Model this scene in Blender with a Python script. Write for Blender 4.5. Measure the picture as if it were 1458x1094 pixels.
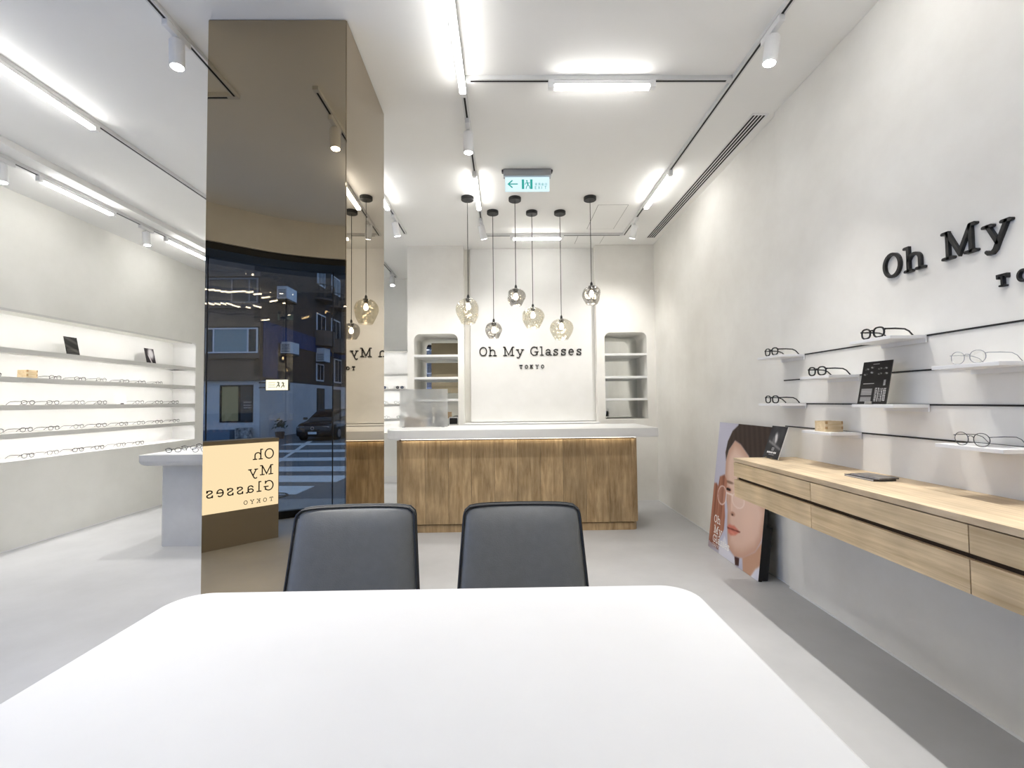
import bpy, bmesh, math, random
from mathutils import Vector, Matrix, Euler

random.seed(7)
for o in list(bpy.data.objects):
    bpy.data.objects.remove(o, do_unlink=True)
S = bpy.context.scene
COL = S.collection
PI = math.pi

# ------------------------------------------------------------ camera, world, exposure
CAM_H = 1.22
FPX = 654.36
YAW, PITCH, ROLL = 0.0142947, 0.0368048, -0.0109936
cy_, sy_ = math.cos(YAW), math.sin(YAW)
cp_, sp_ = math.cos(PITCH), math.sin(PITCH)
fwd = Vector((sy_ * cp_, cy_ * cp_, sp_))
rgt = Vector((cy_, -sy_, 0))
upv = rgt.cross(fwd)
r2 = rgt * math.cos(ROLL) + upv * math.sin(ROLL)
u2 = upv * math.cos(ROLL) - rgt * math.sin(ROLL)
cd = bpy.data.cameras.new('camera')
cd.sensor_width = 36
cd.sensor_fit = 'HORIZONTAL'
cd.lens = FPX / 1458 * 36
cd.clip_start = 0.02
cd.clip_end = 300
cam = bpy.data.objects.new('camera', cd)
COL.objects.link(cam)
cam.matrix_world = Matrix(((r2.x, u2.x, -fwd.x, 0), (r2.y, u2.y, -fwd.y, 0), (r2.z, u2.z, -fwd.z, CAM_H), (0, 0, 0, 1)))
S.camera = cam

W = bpy.data.worlds.new('dusk_sky')
S.world = W
W.use_nodes = True
bg = W.node_tree.nodes['Background']
bg.inputs[0].default_value = (0.20, 0.36, 0.80, 1)
bg.inputs[1].default_value = 1.5

S.view_settings.view_transform = 'Standard'
S.view_settings.look = 'None'
S.view_settings.gamma = 1
S.view_settings.use_curve_mapping = False
S.view_settings.exposure = 1.34

STRIP = 12.0      # radiance of the linear track lamps
SPOT_W = 70.0     # power of each track spot
LED = 12.0        # radiance of the shelf LED strips

# ------------------------------------------------------------ materials
def lin(c):
    return tuple(((v / 255) / 12.92 if v / 255 <= 0.04045 else ((v / 255 + 0.055) / 1.055) ** 2.4) for v in c)

MATS = {}
def mat(name, rgb, rough=0.5, metal=0.0, var=None, scale=3.0, bump=0.0, bscale=40.0, stretch=None, spec=0.5, coords='Object', detail=4):
    if name in MATS:
        return MATS[name]
    m = bpy.data.materials.new(name)
    m.use_nodes = True
    nt = m.node_tree
    b = nt.nodes['Principled BSDF']
    c = lin(rgb)
    b.inputs['Base Color'].default_value = (*c, 1)
    b.inputs['Roughness'].default_value = rough
    b.inputs['Metallic'].default_value = metal
    b.inputs['Specular IOR Level'].default_value = spec
    if var or bump:
        tc = nt.nodes.new('ShaderNodeTexCoord')
        mp = nt.nodes.new('ShaderNodeMapping')
        nt.links.new(tc.outputs[coords], mp.inputs[0])
        if stretch:
            mp.inputs['Scale'].default_value = stretch
    if var:
        n = nt.nodes.new('ShaderNodeTexNoise')
        n.inputs['Scale'].default_value = scale
        n.inputs['Detail'].default_value = detail
        n.inputs['Roughness'].default_value = 0.6
        nt.links.new(mp.outputs[0], n.inputs['Vector'])
        r = nt.nodes.new('ShaderNodeValToRGB')
        r.color_ramp.elements[0].position = 0.32
        r.color_ramp.elements[1].position = 0.68
        r.color_ramp.elements[0].color = (*lin(var), 1)
        r.color_ramp.elements[1].color = (*c, 1)
        nt.links.new(n.outputs[0], r.inputs[0])
        nt.links.new(r.outputs[0], b.inputs['Base Color'])
    if bump:
        n2 = nt.nodes.new('ShaderNodeTexNoise')
        n2.inputs['Scale'].default_value = bscale
        n2.inputs['Detail'].default_value = 5
        nt.links.new(mp.outputs[0], n2.inputs['Vector'])
        bp = nt.nodes.new('ShaderNodeBump')
        bp.inputs['Strength'].default_value = bump
        bp.inputs['Distance'].default_value = 0.01
        nt.links.new(n2.outputs[0], bp.inputs['Height'])
        nt.links.new(bp.outputs[0], b.inputs['Normal'])
    MATS[name] = m
    return m

def emit(name, rgb, strength):
    if name in MATS:
        return MATS[name]
    m = bpy.data.materials.new(name)
    m.use_nodes = True
    nt = m.node_tree
    nt.nodes.clear()
    e = nt.nodes.new('ShaderNodeEmission')
    e.inputs[0].default_value = (*rgb, 1)
    e.inputs[1].default_value = strength
    o = nt.nodes.new('ShaderNodeOutputMaterial')
    nt.links.new(e.outputs[0], o.inputs[0])
    MATS[name] = m
    return m

def glassy(name, tint, ior=1.45, gloss=(1, 1, 1), rough=0.0, extra=0.0, ripple=0.0):
    """thin pane: transparent body with Fresnel reflection"""
    if name in MATS:
        return MATS[name]
    m = bpy.data.materials.new(name)
    m.use_nodes = True
    nt = m.node_tree
    nt.nodes.clear()
    t = nt.nodes.new('ShaderNodeBsdfTransparent')
    t.inputs[0].default_value = (*tint, 1)
    g = nt.nodes.new('ShaderNodeBsdfGlossy')
    g.inputs['Color'].default_value = (*gloss, 1)
    g.inputs['Roughness'].default_value = rough
    f = nt.nodes.new('ShaderNodeLayerWeight')        # same from both sides of a thin sheet
    f.inputs[0].default_value = 0.5
    pw = nt.nodes.new('ShaderNodeMath')
    pw.operation = 'POWER'
    pw.inputs[1].default_value = 4.0
    nt.links.new(f.outputs['Facing'], pw.inputs[0])
    a = nt.nodes.new('ShaderNodeMath')
    a.operation = 'MULTIPLY_ADD'
    a.use_clamp = True
    a.inputs[1].default_value = 0.9
    a.inputs[2].default_value = 2 * ((ior - 1) / (ior + 1)) ** 2 + extra
    nt.links.new(pw.outputs[0], a.inputs[0])
    if ripple:
        tc = nt.nodes.new('ShaderNodeTexCoord')
        n = nt.nodes.new('ShaderNodeTexNoise')
        n.inputs['Scale'].default_value = 22.0
        n.inputs['Detail'].default_value = 1.0
        nt.links.new(tc.outputs['Object'], n.inputs['Vector'])
        bp = nt.nodes.new('ShaderNodeBump')
        bp.inputs['Strength'].default_value = ripple
        bp.inputs['Distance'].default_value = 0.03
        nt.links.new(n.outputs[0], bp.inputs['Height'])
        nt.links.new(bp.outputs[0], g.inputs['Normal'])
    mx = nt.nodes.new('ShaderNodeMixShader')
    nt.links.new(a.outputs[0], mx.inputs[0])
    nt.links.new(t.outputs[0], mx.inputs[1])
    nt.links.new(g.outputs[0], mx.inputs[2])
    o = nt.nodes.new('ShaderNodeOutputMaterial')
    nt.links.new(mx.outputs[0], o.inputs[0])
    MATS[name] = m
    return m

def wood(name, dark, light, stretch, scale=1.0, rough=0.55):
    if name in MATS:
        return MATS[name]
    m = bpy.data.materials.new(name)
    m.use_nodes = True
    nt = m.node_tree
    b = nt.nodes['Principled BSDF']
    b.inputs['Roughness'].default_value = rough
    b.inputs['Specular IOR Level'].default_value = 0.3
    tc = nt.nodes.new('ShaderNodeTexCoord')
    oi = nt.nodes.new('ShaderNodeObjectInfo')
    mul = nt.nodes.new('ShaderNodeMath')
    mul.operation = 'MULTIPLY'
    mul.inputs[1].default_value = 37.0
    nt.links.new(oi.outputs['Random'], mul.inputs[0])
    add = nt.nodes.new('ShaderNodeVectorMath')
    add.operation = 'ADD'
    nt.links.new(tc.outputs['Object'], add.inputs[0])
    nt.links.new(mul.outputs[0], add.inputs[1])
    mp = nt.nodes.new('ShaderNodeMapping')
    mp.inputs['Scale'].default_value = stretch
    nt.links.new(add.outputs[0], mp.inputs[0])
    n = nt.nodes.new('ShaderNodeTexNoise')
    n.inputs['Scale'].default_value = scale
    n.inputs['Detail'].default_value = 8
    n.inputs['Roughness'].default_value = 0.65
    n.inputs['Distortion'].default_value = 0.4
    nt.links.new(mp.outputs[0], n.inputs['Vector'])
    r = nt.nodes.new('ShaderNodeValToRGB')
    r.color_ramp.elements[0].position = 0.33
    r.color_ramp.elements[1].position = 0.68
    r.color_ramp.elements[0].color = (*lin(dark), 1)
    r.color_ramp.elements[1].color = (*lin(light), 1)
    nt.links.new(n.outputs[0], r.inputs[0])
    n3 = nt.nodes.new('ShaderNodeTexNoise')          # slow mottling across boards
    n3.inputs['Scale'].default_value = 5.0
    nt.links.new(add.outputs[0], n3.inputs['Vector'])
    hsv = nt.nodes.new('ShaderNodeHueSaturation')
    mr = nt.nodes.new('ShaderNodeMapRange')
    mr.inputs[1].default_value = 0.3
    mr.inputs[2].default_value = 0.7
    mr.inputs[3].default_value = 0.8
    mr.inputs[4].default_value = 1.12
    nt.links.new(n3.outputs[0], mr.inputs[0])
    mr2 = nt.nodes.new('ShaderNodeMapRange')
    mr2.inputs[3].default_value = 0.86
    mr2.inputs[4].default_value = 1.1
    nt.links.new(oi.outputs['Random'], mr2.inputs[0])
    mm = nt.nodes.new('ShaderNodeMath')
    mm.operation = 'MULTIPLY'
    nt.links.new(mr.outputs[0], mm.inputs[0])
    nt.links.new(mr2.outputs[0], mm.inputs[1])
    nt.links.new(mm.outputs[0], hsv.inputs['Value'])
    nt.links.new(r.outputs[0], hsv.inputs['Color'])
    nt.links.new(hsv.outputs[0], b.inputs['Base Color'])
    bp = nt.nodes.new('ShaderNodeBump')
    bp.inputs['Strength'].default_value = 0.12
    bp.inputs['Distance'].default_value = 0.004
    nt.links.new(n.outputs[0], bp.inputs['Height'])
    nt.links.new(bp.outputs[0], b.inputs['Normal'])
    MATS[name] = m
    return m

def brick_mat(name, c1, c2, mortar, scale):
    m = bpy.data.materials.new(name)
    m.use_nodes = True
    nt = m.node_tree
    b = nt.nodes['Principled BSDF']
    b.inputs['Roughness'].default_value = 0.85
    tc = nt.nodes.new('ShaderNodeTexCoord')
    sx = nt.nodes.new('ShaderNodeSeparateXYZ')
    nt.links.new(tc.outputs['Object'], sx.inputs[0])
    ad = nt.nodes.new('ShaderNodeMath')
    ad.operation = 'ADD'
    nt.links.new(sx.outputs[0], ad.inputs[0])
    nt.links.new(sx.outputs[1], ad.inputs[1])
    cx = nt.nodes.new('ShaderNodeCombineXYZ')
    nt.links.new(ad.outputs[0], cx.inputs[0])
    nt.links.new(sx.outputs[2], cx.inputs[1])
    t = nt.nodes.new('ShaderNodeTexBrick')
    t.inputs['Color1'].default_value = (*lin(c1), 1)
    t.inputs['Color2'].default_value = (*lin(c2), 1)
    t.inputs['Mortar'].default_value = (*lin(mortar), 1)
    t.inputs['Scale'].default_value = scale
    nt.links.new(cx.outputs[0], t.inputs['Vector'])
    nt.links.new(t.outputs[0], b.inputs['Base Color'])
    return m

M_ceil = mat('ceiling_paint', (238, 237, 234), 0.8, var=(235, 234, 231), scale=1.2)
M_wall = mat('limewash_plaster', (238, 236, 230), 0.85, var=(225, 222, 215), scale=1.7, bump=0.05, bscale=9, detail=7)
M_wallL = mat('limewash_plaster_left', (237, 236, 230), 0.85, var=(226, 225, 218), scale=1.4, bump=0.05, bscale=9, detail=7)
M_floor = mat('microcement_floor', (184, 184, 184), 0.42, var=(168, 168, 168), scale=1.3, bump=0.03, bscale=14, detail=8, spec=0.35)
M_white = mat('white_lacquer', (232, 232, 230), 0.45, var=(228, 228, 226), scale=4)
M_table = mat('white_table_top', (216, 216, 216), 0.5, var=(212, 212, 212), scale=3, bump=0.02, bscale=60)
M_disp = mat('grey_white_microcement', (206, 205, 202), 0.6, var=(192, 191, 188), scale=3.0, bump=0.03, bscale=12, detail=6)
M_whitem = mat('white_powder_coat', (228, 228, 228), 0.4)
M_trackw = mat('track_white', (214, 214, 213), 0.45)
M_black = mat('black_matte', (16, 16, 17), 0.5)
M_blackg = mat('black_gloss_acetate', (10, 10, 11), 0.18)
M_metal = mat('gunmetal', (70, 70, 74), 0.3, metal=0.9)
M_silver = mat('satin_silver', (165, 166, 170), 0.3, metal=1.0)
M_slot = mat('slot_black', (24, 23, 22), 0.7)
M_dark = mat('dark_recess', (62, 44, 26), 0.7)
M_letter = mat('black_letter_acrylic', (17, 17, 19), 0.35)
M_led = emit('led_strip', (1.0, 0.985, 0.96), LED)
M_strip = emit('linear_lamp', (1.0, 0.985, 0.96), STRIP)
M_lens = emit('spot_lens', (1.0, 0.98, 0.95), 30)
M_bulb = emit('warm_bulb', (1.0, 0.84, 0.60), 14)
M_bronze = mat('bronze_mirror', (172, 158, 134), 0.0, metal=1.0)
M_mirror = mat('clear_mirror', (236, 238, 236), 0.0, metal=1.0)
M_smoke = glassy('smoke_glass', (0.54, 0.53, 0.52), 1.5, (0.95, 0.94, 0.92), 0.02, 0.10, 0.7)
M_amber = glassy('amber_glass', (0.80, 0.78, 0.71), 1.5, (1.0, 0.98, 0.94), 0.02, 0.08, 0.6)
M_lensg = glassy('eyeglass_lens', (0.96, 0.97, 0.97), 1.45)
M_sunl = glassy('sunglass_lens', (0.10, 0.10, 0.10), 1.5)
M_pane = glassy('window_pane', (0.93, 0.95, 0.96), 1.5)
M_oak = wood('pale_oak', (186, 162, 126), (220, 198, 162), (3.0, 0.9, 26.0), 2.2)
M_oaktop = wood('pale_oak_top', (194, 172, 140), (226, 206, 176), (24.0, 0.9, 8.0), 2.2)
M_counter = wood('weathered_counter_wood', (150, 124, 88), (196, 170, 132), (20.0, 20.0, 2.4), 1.5)
M_hinoki = wood('pale_cedar', (214, 188, 146), (238, 218, 182), (4.0, 18.0, 30.0), 2.0)
M_leather = mat('charcoal_leather', (112, 113, 112), 0.42, var=(106, 107, 106), scale=30, bump=0.12, bscale=260)
M_piping = mat('black_piping', (24, 26, 29), 0.5)
M_rubber = mat('rubber', (20, 20, 20), 0.8)

# ------------------------------------------------------------ mesh helpers
def box(bm, x0, x1, y0, y1, z0, z1):
    v = [bm.verts.new(p) for p in ((x0, y0, z0), (x1, y0, z0), (x1, y1, z0), (x0, y1, z0), (x0, y0, z1), (x1, y0, z1), (x1, y1, z1), (x0, y1, z1))]
    for f in ((3, 2, 1, 0), (4, 5, 6, 7), (0, 1, 5, 4), (1, 2, 6, 5), (2, 3, 7, 6), (3, 0, 4, 7)):
        bm.faces.new([v[i] for i in f])

def prism(bm, pts, axis, a0, a1):
    """extrude a 2-D outline along an axis: z -> (x,y), y -> (x,z), x -> (y,z)"""
    def P(p, a):
        return {'z': (p[0], p[1], a), 'y': (p[0], a, p[1]), 'x': (a, p[0], p[1])}[axis]
    A = [bm.verts.new(P(p, a0)) for p in pts]
    B = [bm.verts.new(P(p, a1)) for p in pts]
    n = len(pts)
    fs = [bm.faces.new(A[::-1]), bm.faces.new(B)]
    for i in range(n):
        fs.append(bm.faces.new((A[i], A[(i + 1) % n], B[(i + 1) % n], B[i])))
    return fs

def rrect(x0, x1, y0, y1, r, seg=6):
    """rounded rectangle outline; r is one radius or four (x0y0, x1y0, x1y1, x0y1)"""
    if not isinstance(r, (tuple, list)):
        r = (r,) * 4
    out = []
    for (cx, cy, a0, rr) in ((x0, y0, PI, r[0]), (x1, y0, 1.5 * PI, r[1]), (x1, y1, 0, r[2]), (x0, y1, 0.5 * PI, r[3])):
        sx = 1 if cx == x0 else -1
        sy = 1 if cy == y0 else -1
        if rr <= 0:
            out.append((cx, cy))
            continue
        for k in range(seg + 1):
            a = a0 + k / seg * PI / 2
            out.append((cx + sx * rr + rr * math.cos(a), cy + sy * rr + rr * math.sin(a)))
    return out

def frame_axes(d):
    d = d.normalized()
    t = Vector((0, 0, 1)) if abs(d.z) < 0.9 else Vector((1, 0, 0))
    a = d.cross(t).normalized()
    return a, d.cross(a).normalized()

def tube(bm, pts, r, seg=8, closed=False, caps=True):
    pts = [Vector(p) for p in pts]
    n = len(pts)
    rr = r if isinstance(r, (list, tuple)) else [r] * n
    rings = []
    a = b = None
    for i, p in enumerate(pts):
        if closed:
            d = pts[(i + 1) % n] - pts[i - 1]
        else:
            d = pts[min(i + 1, n - 1)] - pts[max(i - 1, 0)]
        d.normalize()
        if a is None:
            a, b = frame_axes(d)
        else:
            a = (a - d * a.dot(d)).normalized()
            b = d.cross(a).normalized()
        rings.append([bm.verts.new(p + (a * math.cos(2 * PI * k / seg) + b * math.sin(2 * PI * k / seg)) * rr[i]) for k in range(seg)])
    m = n if closed else n - 1
    for i in range(m):
        A, B = rings[i], rings[(i + 1) % n]
        for k in range(seg):
            bm.faces.new((A[k], A[(k + 1) % seg], B[(k + 1) % seg], B[k]))
    if caps and not closed:
        bm.faces.new(rings[0][::-1])
        bm.faces.new(rings[-1])

def cyl(bm, p0, p1, r0, r1=None, seg=16):
    tube(bm, [p0, p1], [r0, r0 if r1 is None else r1], seg)

def lathe(bm, prof, cx, cy, seg=24, fn=None, cap0=False, cap1=False):
    rings = []
    for (r, z) in prof:
        ring = []
        for k in range(seg):
            a = 2 * PI * k / seg
            q = r * (fn(a, z) if fn else 1)
            ring.append(bm.verts.new((cx + q * math.cos(a), cy + q * math.sin(a), z)))
        rings.append(ring)
    for A, B in zip(rings, rings[1:]):
        for k in range(seg):
            bm.faces.new((A[k], A[(k + 1) % seg], B[(k + 1) % seg], B[k]))
    if cap0:
        bm.faces.new(rings[0])
    if cap1:
        bm.faces.new(rings[-1])

def obj(name, bm, m, parent=None, smooth=False, bevel=0.0, local=False, bseg=2):
    """links bm as one mesh object; world coordinates unless local"""
    bmesh.ops.recalc_face_normals(bm, faces=bm.faces[:])
    me = bpy.data.meshes.new(name)
    if parent is not None and not local:
        off = parent.matrix_basis.inverted()
        if parent.parent is not None:
            off = (parent.parent.matrix_basis @ parent.matrix_basis).inverted()
        bmesh.ops.transform(bm, matrix=off, verts=bm.verts[:])
    bm.to_mesh(me)
    bm.free()
    if smooth:
        for p in me.polygons:
            p.use_smooth = True
    me.materials.append(m)
    o = bpy.data.objects.new(name, me)
    COL.objects.link(o)
    if parent is not None:
        o.parent = parent
    if bevel:
        b = o.modifiers.new('bevel', 'BEVEL')
        b.width = bevel
        b.segments = bseg
        b.limit_method = 'ANGLE'
        b.angle_limit = 0.6
    return o

def tag(o, label, cat, group=None, kind=None):
    if label:
        o['label'] = label
    if cat:
        o['category'] = cat
    if group:
        o['group'] = group
    if kind:
        o['kind'] = kind
    return o

def thing(name, label, cat, loc=(0, 0, 0), rot=(0, 0, 0), group=None):
    o = bpy.data.objects.new(name, None)
    o.empty_display_size = 0.05
    COL.objects.link(o)
    o.location = loc
    o.rotation_euler = rot
    o.matrix_basis = Matrix.LocRotScale(Vector(loc), Euler(rot), None)
    return tag(o, label, cat, group)

def struct(name, bm, m, label, cat, parent=None, **k):
    o = obj(name, bm, m, parent, **k)
    if parent is None:
        tag(o, label, cat, None, 'structure')
    return o

def dup(root, loc, rot, label=None, group=None):
    r = root.copy()
    COL.objects.link(r)
    r.matrix_basis = Matrix.LocRotScale(Vector(loc), Euler(rot), None)
    if label:
        r['label'] = label
    if group:
        r['group'] = group
    for ch in list(root.children):
        c = ch.copy()
        COL.objects.link(c)
        c.parent = r
        for g in ch.children:
            d = g.copy()
            COL.objects.link(d)
            d.parent = c
    return r

def B(*boxes):
    bm = bmesh.new()
    for b in boxes:
        box(bm, *b)
    return bm

# ------------------------------------------------------------ stroke lettering (typewriter slab)
def arc(cx, cy, rx, ry, a0, a1, n=14):
    return [(cx + rx * math.cos(math.radians(a0 + (a1 - a0) * i / n)), cy + ry * math.sin(math.radians(a0 + (a1 - a0) * i / n))) for i in range(n + 1)]

GL = {
    'O': (0.84, [arc(.42, .5, .365, .45, 0, 360, 28)]),
    'h': (0.84, [[(.02, .95), (.17, .95), (.17, .05)], [(.03, .05), (.32, .05)], [(.17, .45)] + arc(.43, .43, .24, .23, 140, 0, 8) + [(.67, .05)], [(.52, .05), (.82, .05)]]),
    'M': (1.24, [[(.05, .95), (.22, .95), (.22, .05)], [(.05, .05), (.4, .05)], [(.22, .95), (.62, .12), (1.02, .95)], [(1.02, .95), (1.02, .05)], [(1.02, .95), (1.19, .95)], [(.84, .05), (1.19, .05)]]),
    'y': (0.88, [[(.04, .66), (.3, .66)], [(.17, .66), (.45, .05)], [(.6, .66), (.85, .66)], [(.73, .66), (.45, .05), (.37, -.13), (.28, -.22), (.17, -.22), (.12, -.16)]]),
    'G': (0.88, [arc(.44, .5, .38, .45, 38, 318, 22) + [(.74, .25)], [(.5, .42), (.86, .42)], [(.74, .42), (.74, .14)], [(.74, .93), (.74, .72)]]),
    'l': (0.40, [[(.04, .95), (.2, .95), (.2, .05)], [(.03, .05), (.37, .05)]]),
    'a': (0.68, [[(.1, .52)] + arc(.31, .49, .2, .17, 160, 0, 8) + [(.51, .13), (.57, .05), (.66, .06)], arc(.29, .21, .21, .16, 0, 360, 16)]),
    's': (0.57, [[(.47, .53), (.44, .61), (.36, .66), (.25, .66), (.13, .61), (.09, .52), (.15, .43), (.38, .33), (.48, .25), (.48, .15), (.40, .07), (.28, .05), (.16, .07), (.08, .16)], [(.49, .66), (.49, .5)], [(.07, .05), (.07, .22)]]),
    'e': (0.60, [[(.06, .37)] + [(.54, .37)] + arc(.3, .36, .24, .31, 3, 305, 18)]),
    'T': (0.80, [[(.06, .72), (.06, .95), (.74, .95), (.74, .72)], [(.4, .95), (.4, .05)], [(.22, .05), (.58, .05)]]),
    'K': (0.88, [[(.18, .95), (.18, .05)], [(.04, .95), (.32, .95)], [(.04, .05), (.32, .05)], [(.7, .95), (.18, .4)], [(.38, .58), (.72, .05)], [(.56, .95), (.84, .95)], [(.58, .05), (.86, .05)]]),
    'Y': (0.84, [[(.1, .95), (.42, .45)], [(.74, .95), (.42, .45)], [(.42, .45), (.42, .05)], [(.0, .95), (.24, .95)], [(.6, .95), (.84, .95)], [(.26, .05), (.58, .05)]]),
    'E': (0.62, [[(.56, .95), (.08, .95), (.08, .05), (.56, .05)], [(.08, .5), (.48, .5)]]),
    'X': (0.66, [[(.06, .95), (.6, .05)], [(.6, .95), (.06, .05)]]),
    'I': (0.2, [[(.1, .95), (.1, .05)]]),
    't': (0.62, [[(.04, .95), (.58, .95)], [(.31, .95), (.31, .05)]]),
}

def stroke(bm, pts, w, depth, z0=0.0):
    """a flat ribbon with round ends along pts in XY, extruded from z0 to z0+depth"""
    closed = len(pts) > 3 and (Vector(pts[0]) - Vector(pts[-1])).length < 1e-5
    P = [Vector(p) for p in (pts[:-1] if closed else pts)]
    n = len(P)
    h = w / 2
    Ls, Rs = [], []
    for i, p in enumerate(P):
        if closed:
            d0 = (p - P[i - 1]).normalized()
            d1 = (P[(i + 1) % n] - p).normalized()
        else:
            d0 = (p - P[i - 1]).normalized() if i > 0 else (P[1] - p).normalized()
            d1 = (P[i + 1] - p).normalized() if i < n - 1 else d0
        t = d0 + d1
        t = d1 if t.length < 1e-4 else t.normalized()
        nn = Vector((-t.y, t.x))
        c = max(0.45, nn.dot(Vector((-d1.y, d1.x))))
        Ls.append(p + nn * h / c)
        Rs.append(p - nn * h / c)
    def pair(p):
        return bm.verts.new((p.x, p.y, z0)), bm.verts.new((p.x, p.y, z0 + depth))
    L = [pair(p) for p in Ls]
    R = [pair(p) for p in Rs]
    m = n if closed else n - 1
    for i in range(m):
        j = (i + 1) % n
        bm.faces.new((L[i][1], R[i][1], R[j][1], L[j][1]))
        bm.faces.new((L[i][0], L[j][0], R[j][0], R[i][0]))
        bm.faces.new((L[i][0], L[i][1], L[j][1], L[j][0]))
        bm.faces.new((R[i][0], R[j][0], R[j][1], R[i][1]))
    if not closed:
        for (i, sgn) in ((0, -1), (n - 1, 1)):
            d = ((P[1] - P[0]) if i == 0 else (P[-1] - P[-2])).normalized() * sgn
            a0 = math.atan2(d.y, d.x)
            fan = [pair(P[i] + Vector((math.cos(a0 + t), math.sin(a0 + t))) * h) for t in (-PI / 2, -PI / 4, 0, PI / 4, PI / 2)]
            bm.faces.new([f[1] for f in fan])
            bm.faces.new([f[0] for f in fan][::-1])
            for q in range(4):
                bm.faces.new((fan[q][0], fan[q + 1][0], fan[q + 1][1], fan[q][1]))

def letter(ch, x, y, cap, depth, w, m, parent, name='letter', z0=0.0):
    bm = bmesh.new()
    for st in GL[ch][1]:
        stroke(bm, [(x + px * cap, y + py * cap) for px, py in st], w * cap, depth, z0)
    return obj(name, bm, m, parent, local=True)

LOGO = [('O', 0), ('h', 1.0), ('M', 2.54), ('y', 3.94), ('G', 5.49), ('l', 6.54), ('a', 7.12), ('s', 7.97), ('s', 8.80), ('e', 9.62), ('s', 10.48)]
CITY = [('T', 4.32), ('O', 4.90), ('K', 5.44), ('Y', 6.06), ('O', 6.64)]
def logo(parent, cap, depth, m, w=0.105):
    for ch, x in LOGO:
        letter(ch, x * cap, 0, cap, depth, w, m, parent)
    for ch, x in CITY:
        letter(ch, x * cap, -1.37 * cap, 0.38 * cap, depth, 0.17, m, parent)

# ------------------------------------------------------------ printed panels (flat print as colour attribute)
def printed(name, w, h, fn, nx, ny, parent, z=0.0006, rough=0.6, label=None):
    vs, cs = [], []
    for j in range(ny + 1):
        for i in range(nx + 1):
            u, v = i / nx, j / ny
            vs.append((u * w, v * h, z))
            c = fn(u, v)
            cs.extend((*lin(c), 1.0))
    fs = [(j * (nx + 1) + i, j * (nx + 1) + i + 1, (j + 1) * (nx + 1) + i + 1, (j + 1) * (nx + 1) + i) for j in range(ny) for i in range(nx)]
    me = bpy.data.meshes.new(name)
    me.from_pydata(vs, [], fs)
    at = me.color_attributes.new('print', 'FLOAT_COLOR', 'POINT')
    at.data.foreach_set('color', cs)
    key = 'print_ink_%g' % rough
    if key not in MATS:
        m = bpy.data.materials.new(key)
        m.use_nodes = True
        a = m.node_tree.nodes.new('ShaderNodeVertexColor')
        a.layer_name = 'print'
        b = m.node_tree.nodes['Principled BSDF']
        b.inputs['Roughness'].default_value = rough
        b.inputs['Specular IOR Level'].default_value = 0.15
        m.node_tree.links.new(a.outputs[0], b.inputs['Base Color'])
        MATS[key] = m
    me.materials.append(MATS[key])
    o = bpy.data.objects.new(name, me)
    COL.objects.link(o)
    o.parent = parent
    if label:
        o['label'] = label
    return o

def pdist(poly, u, v):
    """signed distance to polygon, negative inside"""
    d = 1e9
    ins = False
    n = len(poly)
    for i in range(n):
        x0, y0 = poly[i]
        x1, y1 = poly[(i + 1) % n]
        ex, ey = x1 - x0, y1 - y0
        t = max(0, min(1, ((u - x0) * ex + (v - y0) * ey) / (ex * ex + ey * ey + 1e-12)))
        dx, dy = u - x0 - t * ex, v - y0 - t * ey
        d = min(d, dx * dx + dy * dy)
        if (y0 > v) != (y1 > v) and u < (x1 - x0) * (v - y0) / (y1 - y0) + x0:
            ins = not ins
    d = math.sqrt(d)
    return -d if ins else d

def sst(a, b, x):
    t = max(0, min(1, (x - a) / (b - a)))
    return t * t * (3 - 2 * t)

def mixc(a, b, t):
    return tuple(a[i] + (b[i] - a[i]) * t for i in range(3))

# ============================================================ THE ROOM
CZ = 3.12          # main ceiling
LZ = 3.07          # lowered strip of ceiling along the left wall
XL, XR = -4.21, 1.832
YB = 5.55          # front of the piers of the back wall
YBL = 7.05         # back wall of the left zone

def catmull(pts, n=6):
    P = [Vector(p) for p in pts]
    out = []
    for i in range(len(P) - 1):
        p0, p1, p2, p3 = P[max(i - 1, 0)], P[i], P[i + 1], P[min(i + 2, len(P) - 1)]
        for k in range(n):
            t = k / n
            out.append(0.5 * ((2 * p1) + (p2 - p0) * t + (2 * p0 - 5 * p1 + 4 * p2 - p3) * t * t + (3 * p1 - p0 - 3 * p2 + p3) * t ** 3))
    out.append(P[-1])
    return out

def offset_curve(C, d):
    out = []
    for i, p in enumerate(C):
        t = (C[min(i + 1, len(C) - 1)] - C[max(i - 1, 0)]).normalized()
        out.append(p + Vector((t.y, -t.x)) * d)
    return out

INNER = catmull([(-4.21, 1.62), (-3.62, 1.02), (-3.16, .53), (-2.78, .16), (-2.58, -.02), (-2.34, -.21), (-2.05, -.36), (-1.7, -.46), (-1.25, -.50)], 5)
GLASSC = offset_curve(INNER, -0.30)
if GLASSC[len(GLASSC) // 2].y > INNER[len(INNER) // 2].y:
    GLASSC = offset_curve(INNER, 0.30)
sgn = -1 if (offset_curve(INNER, -0.3)[25].y < INNER[25].y) else 1
def OC(d):
    return offset_curve(INNER, sgn * d)

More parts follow.
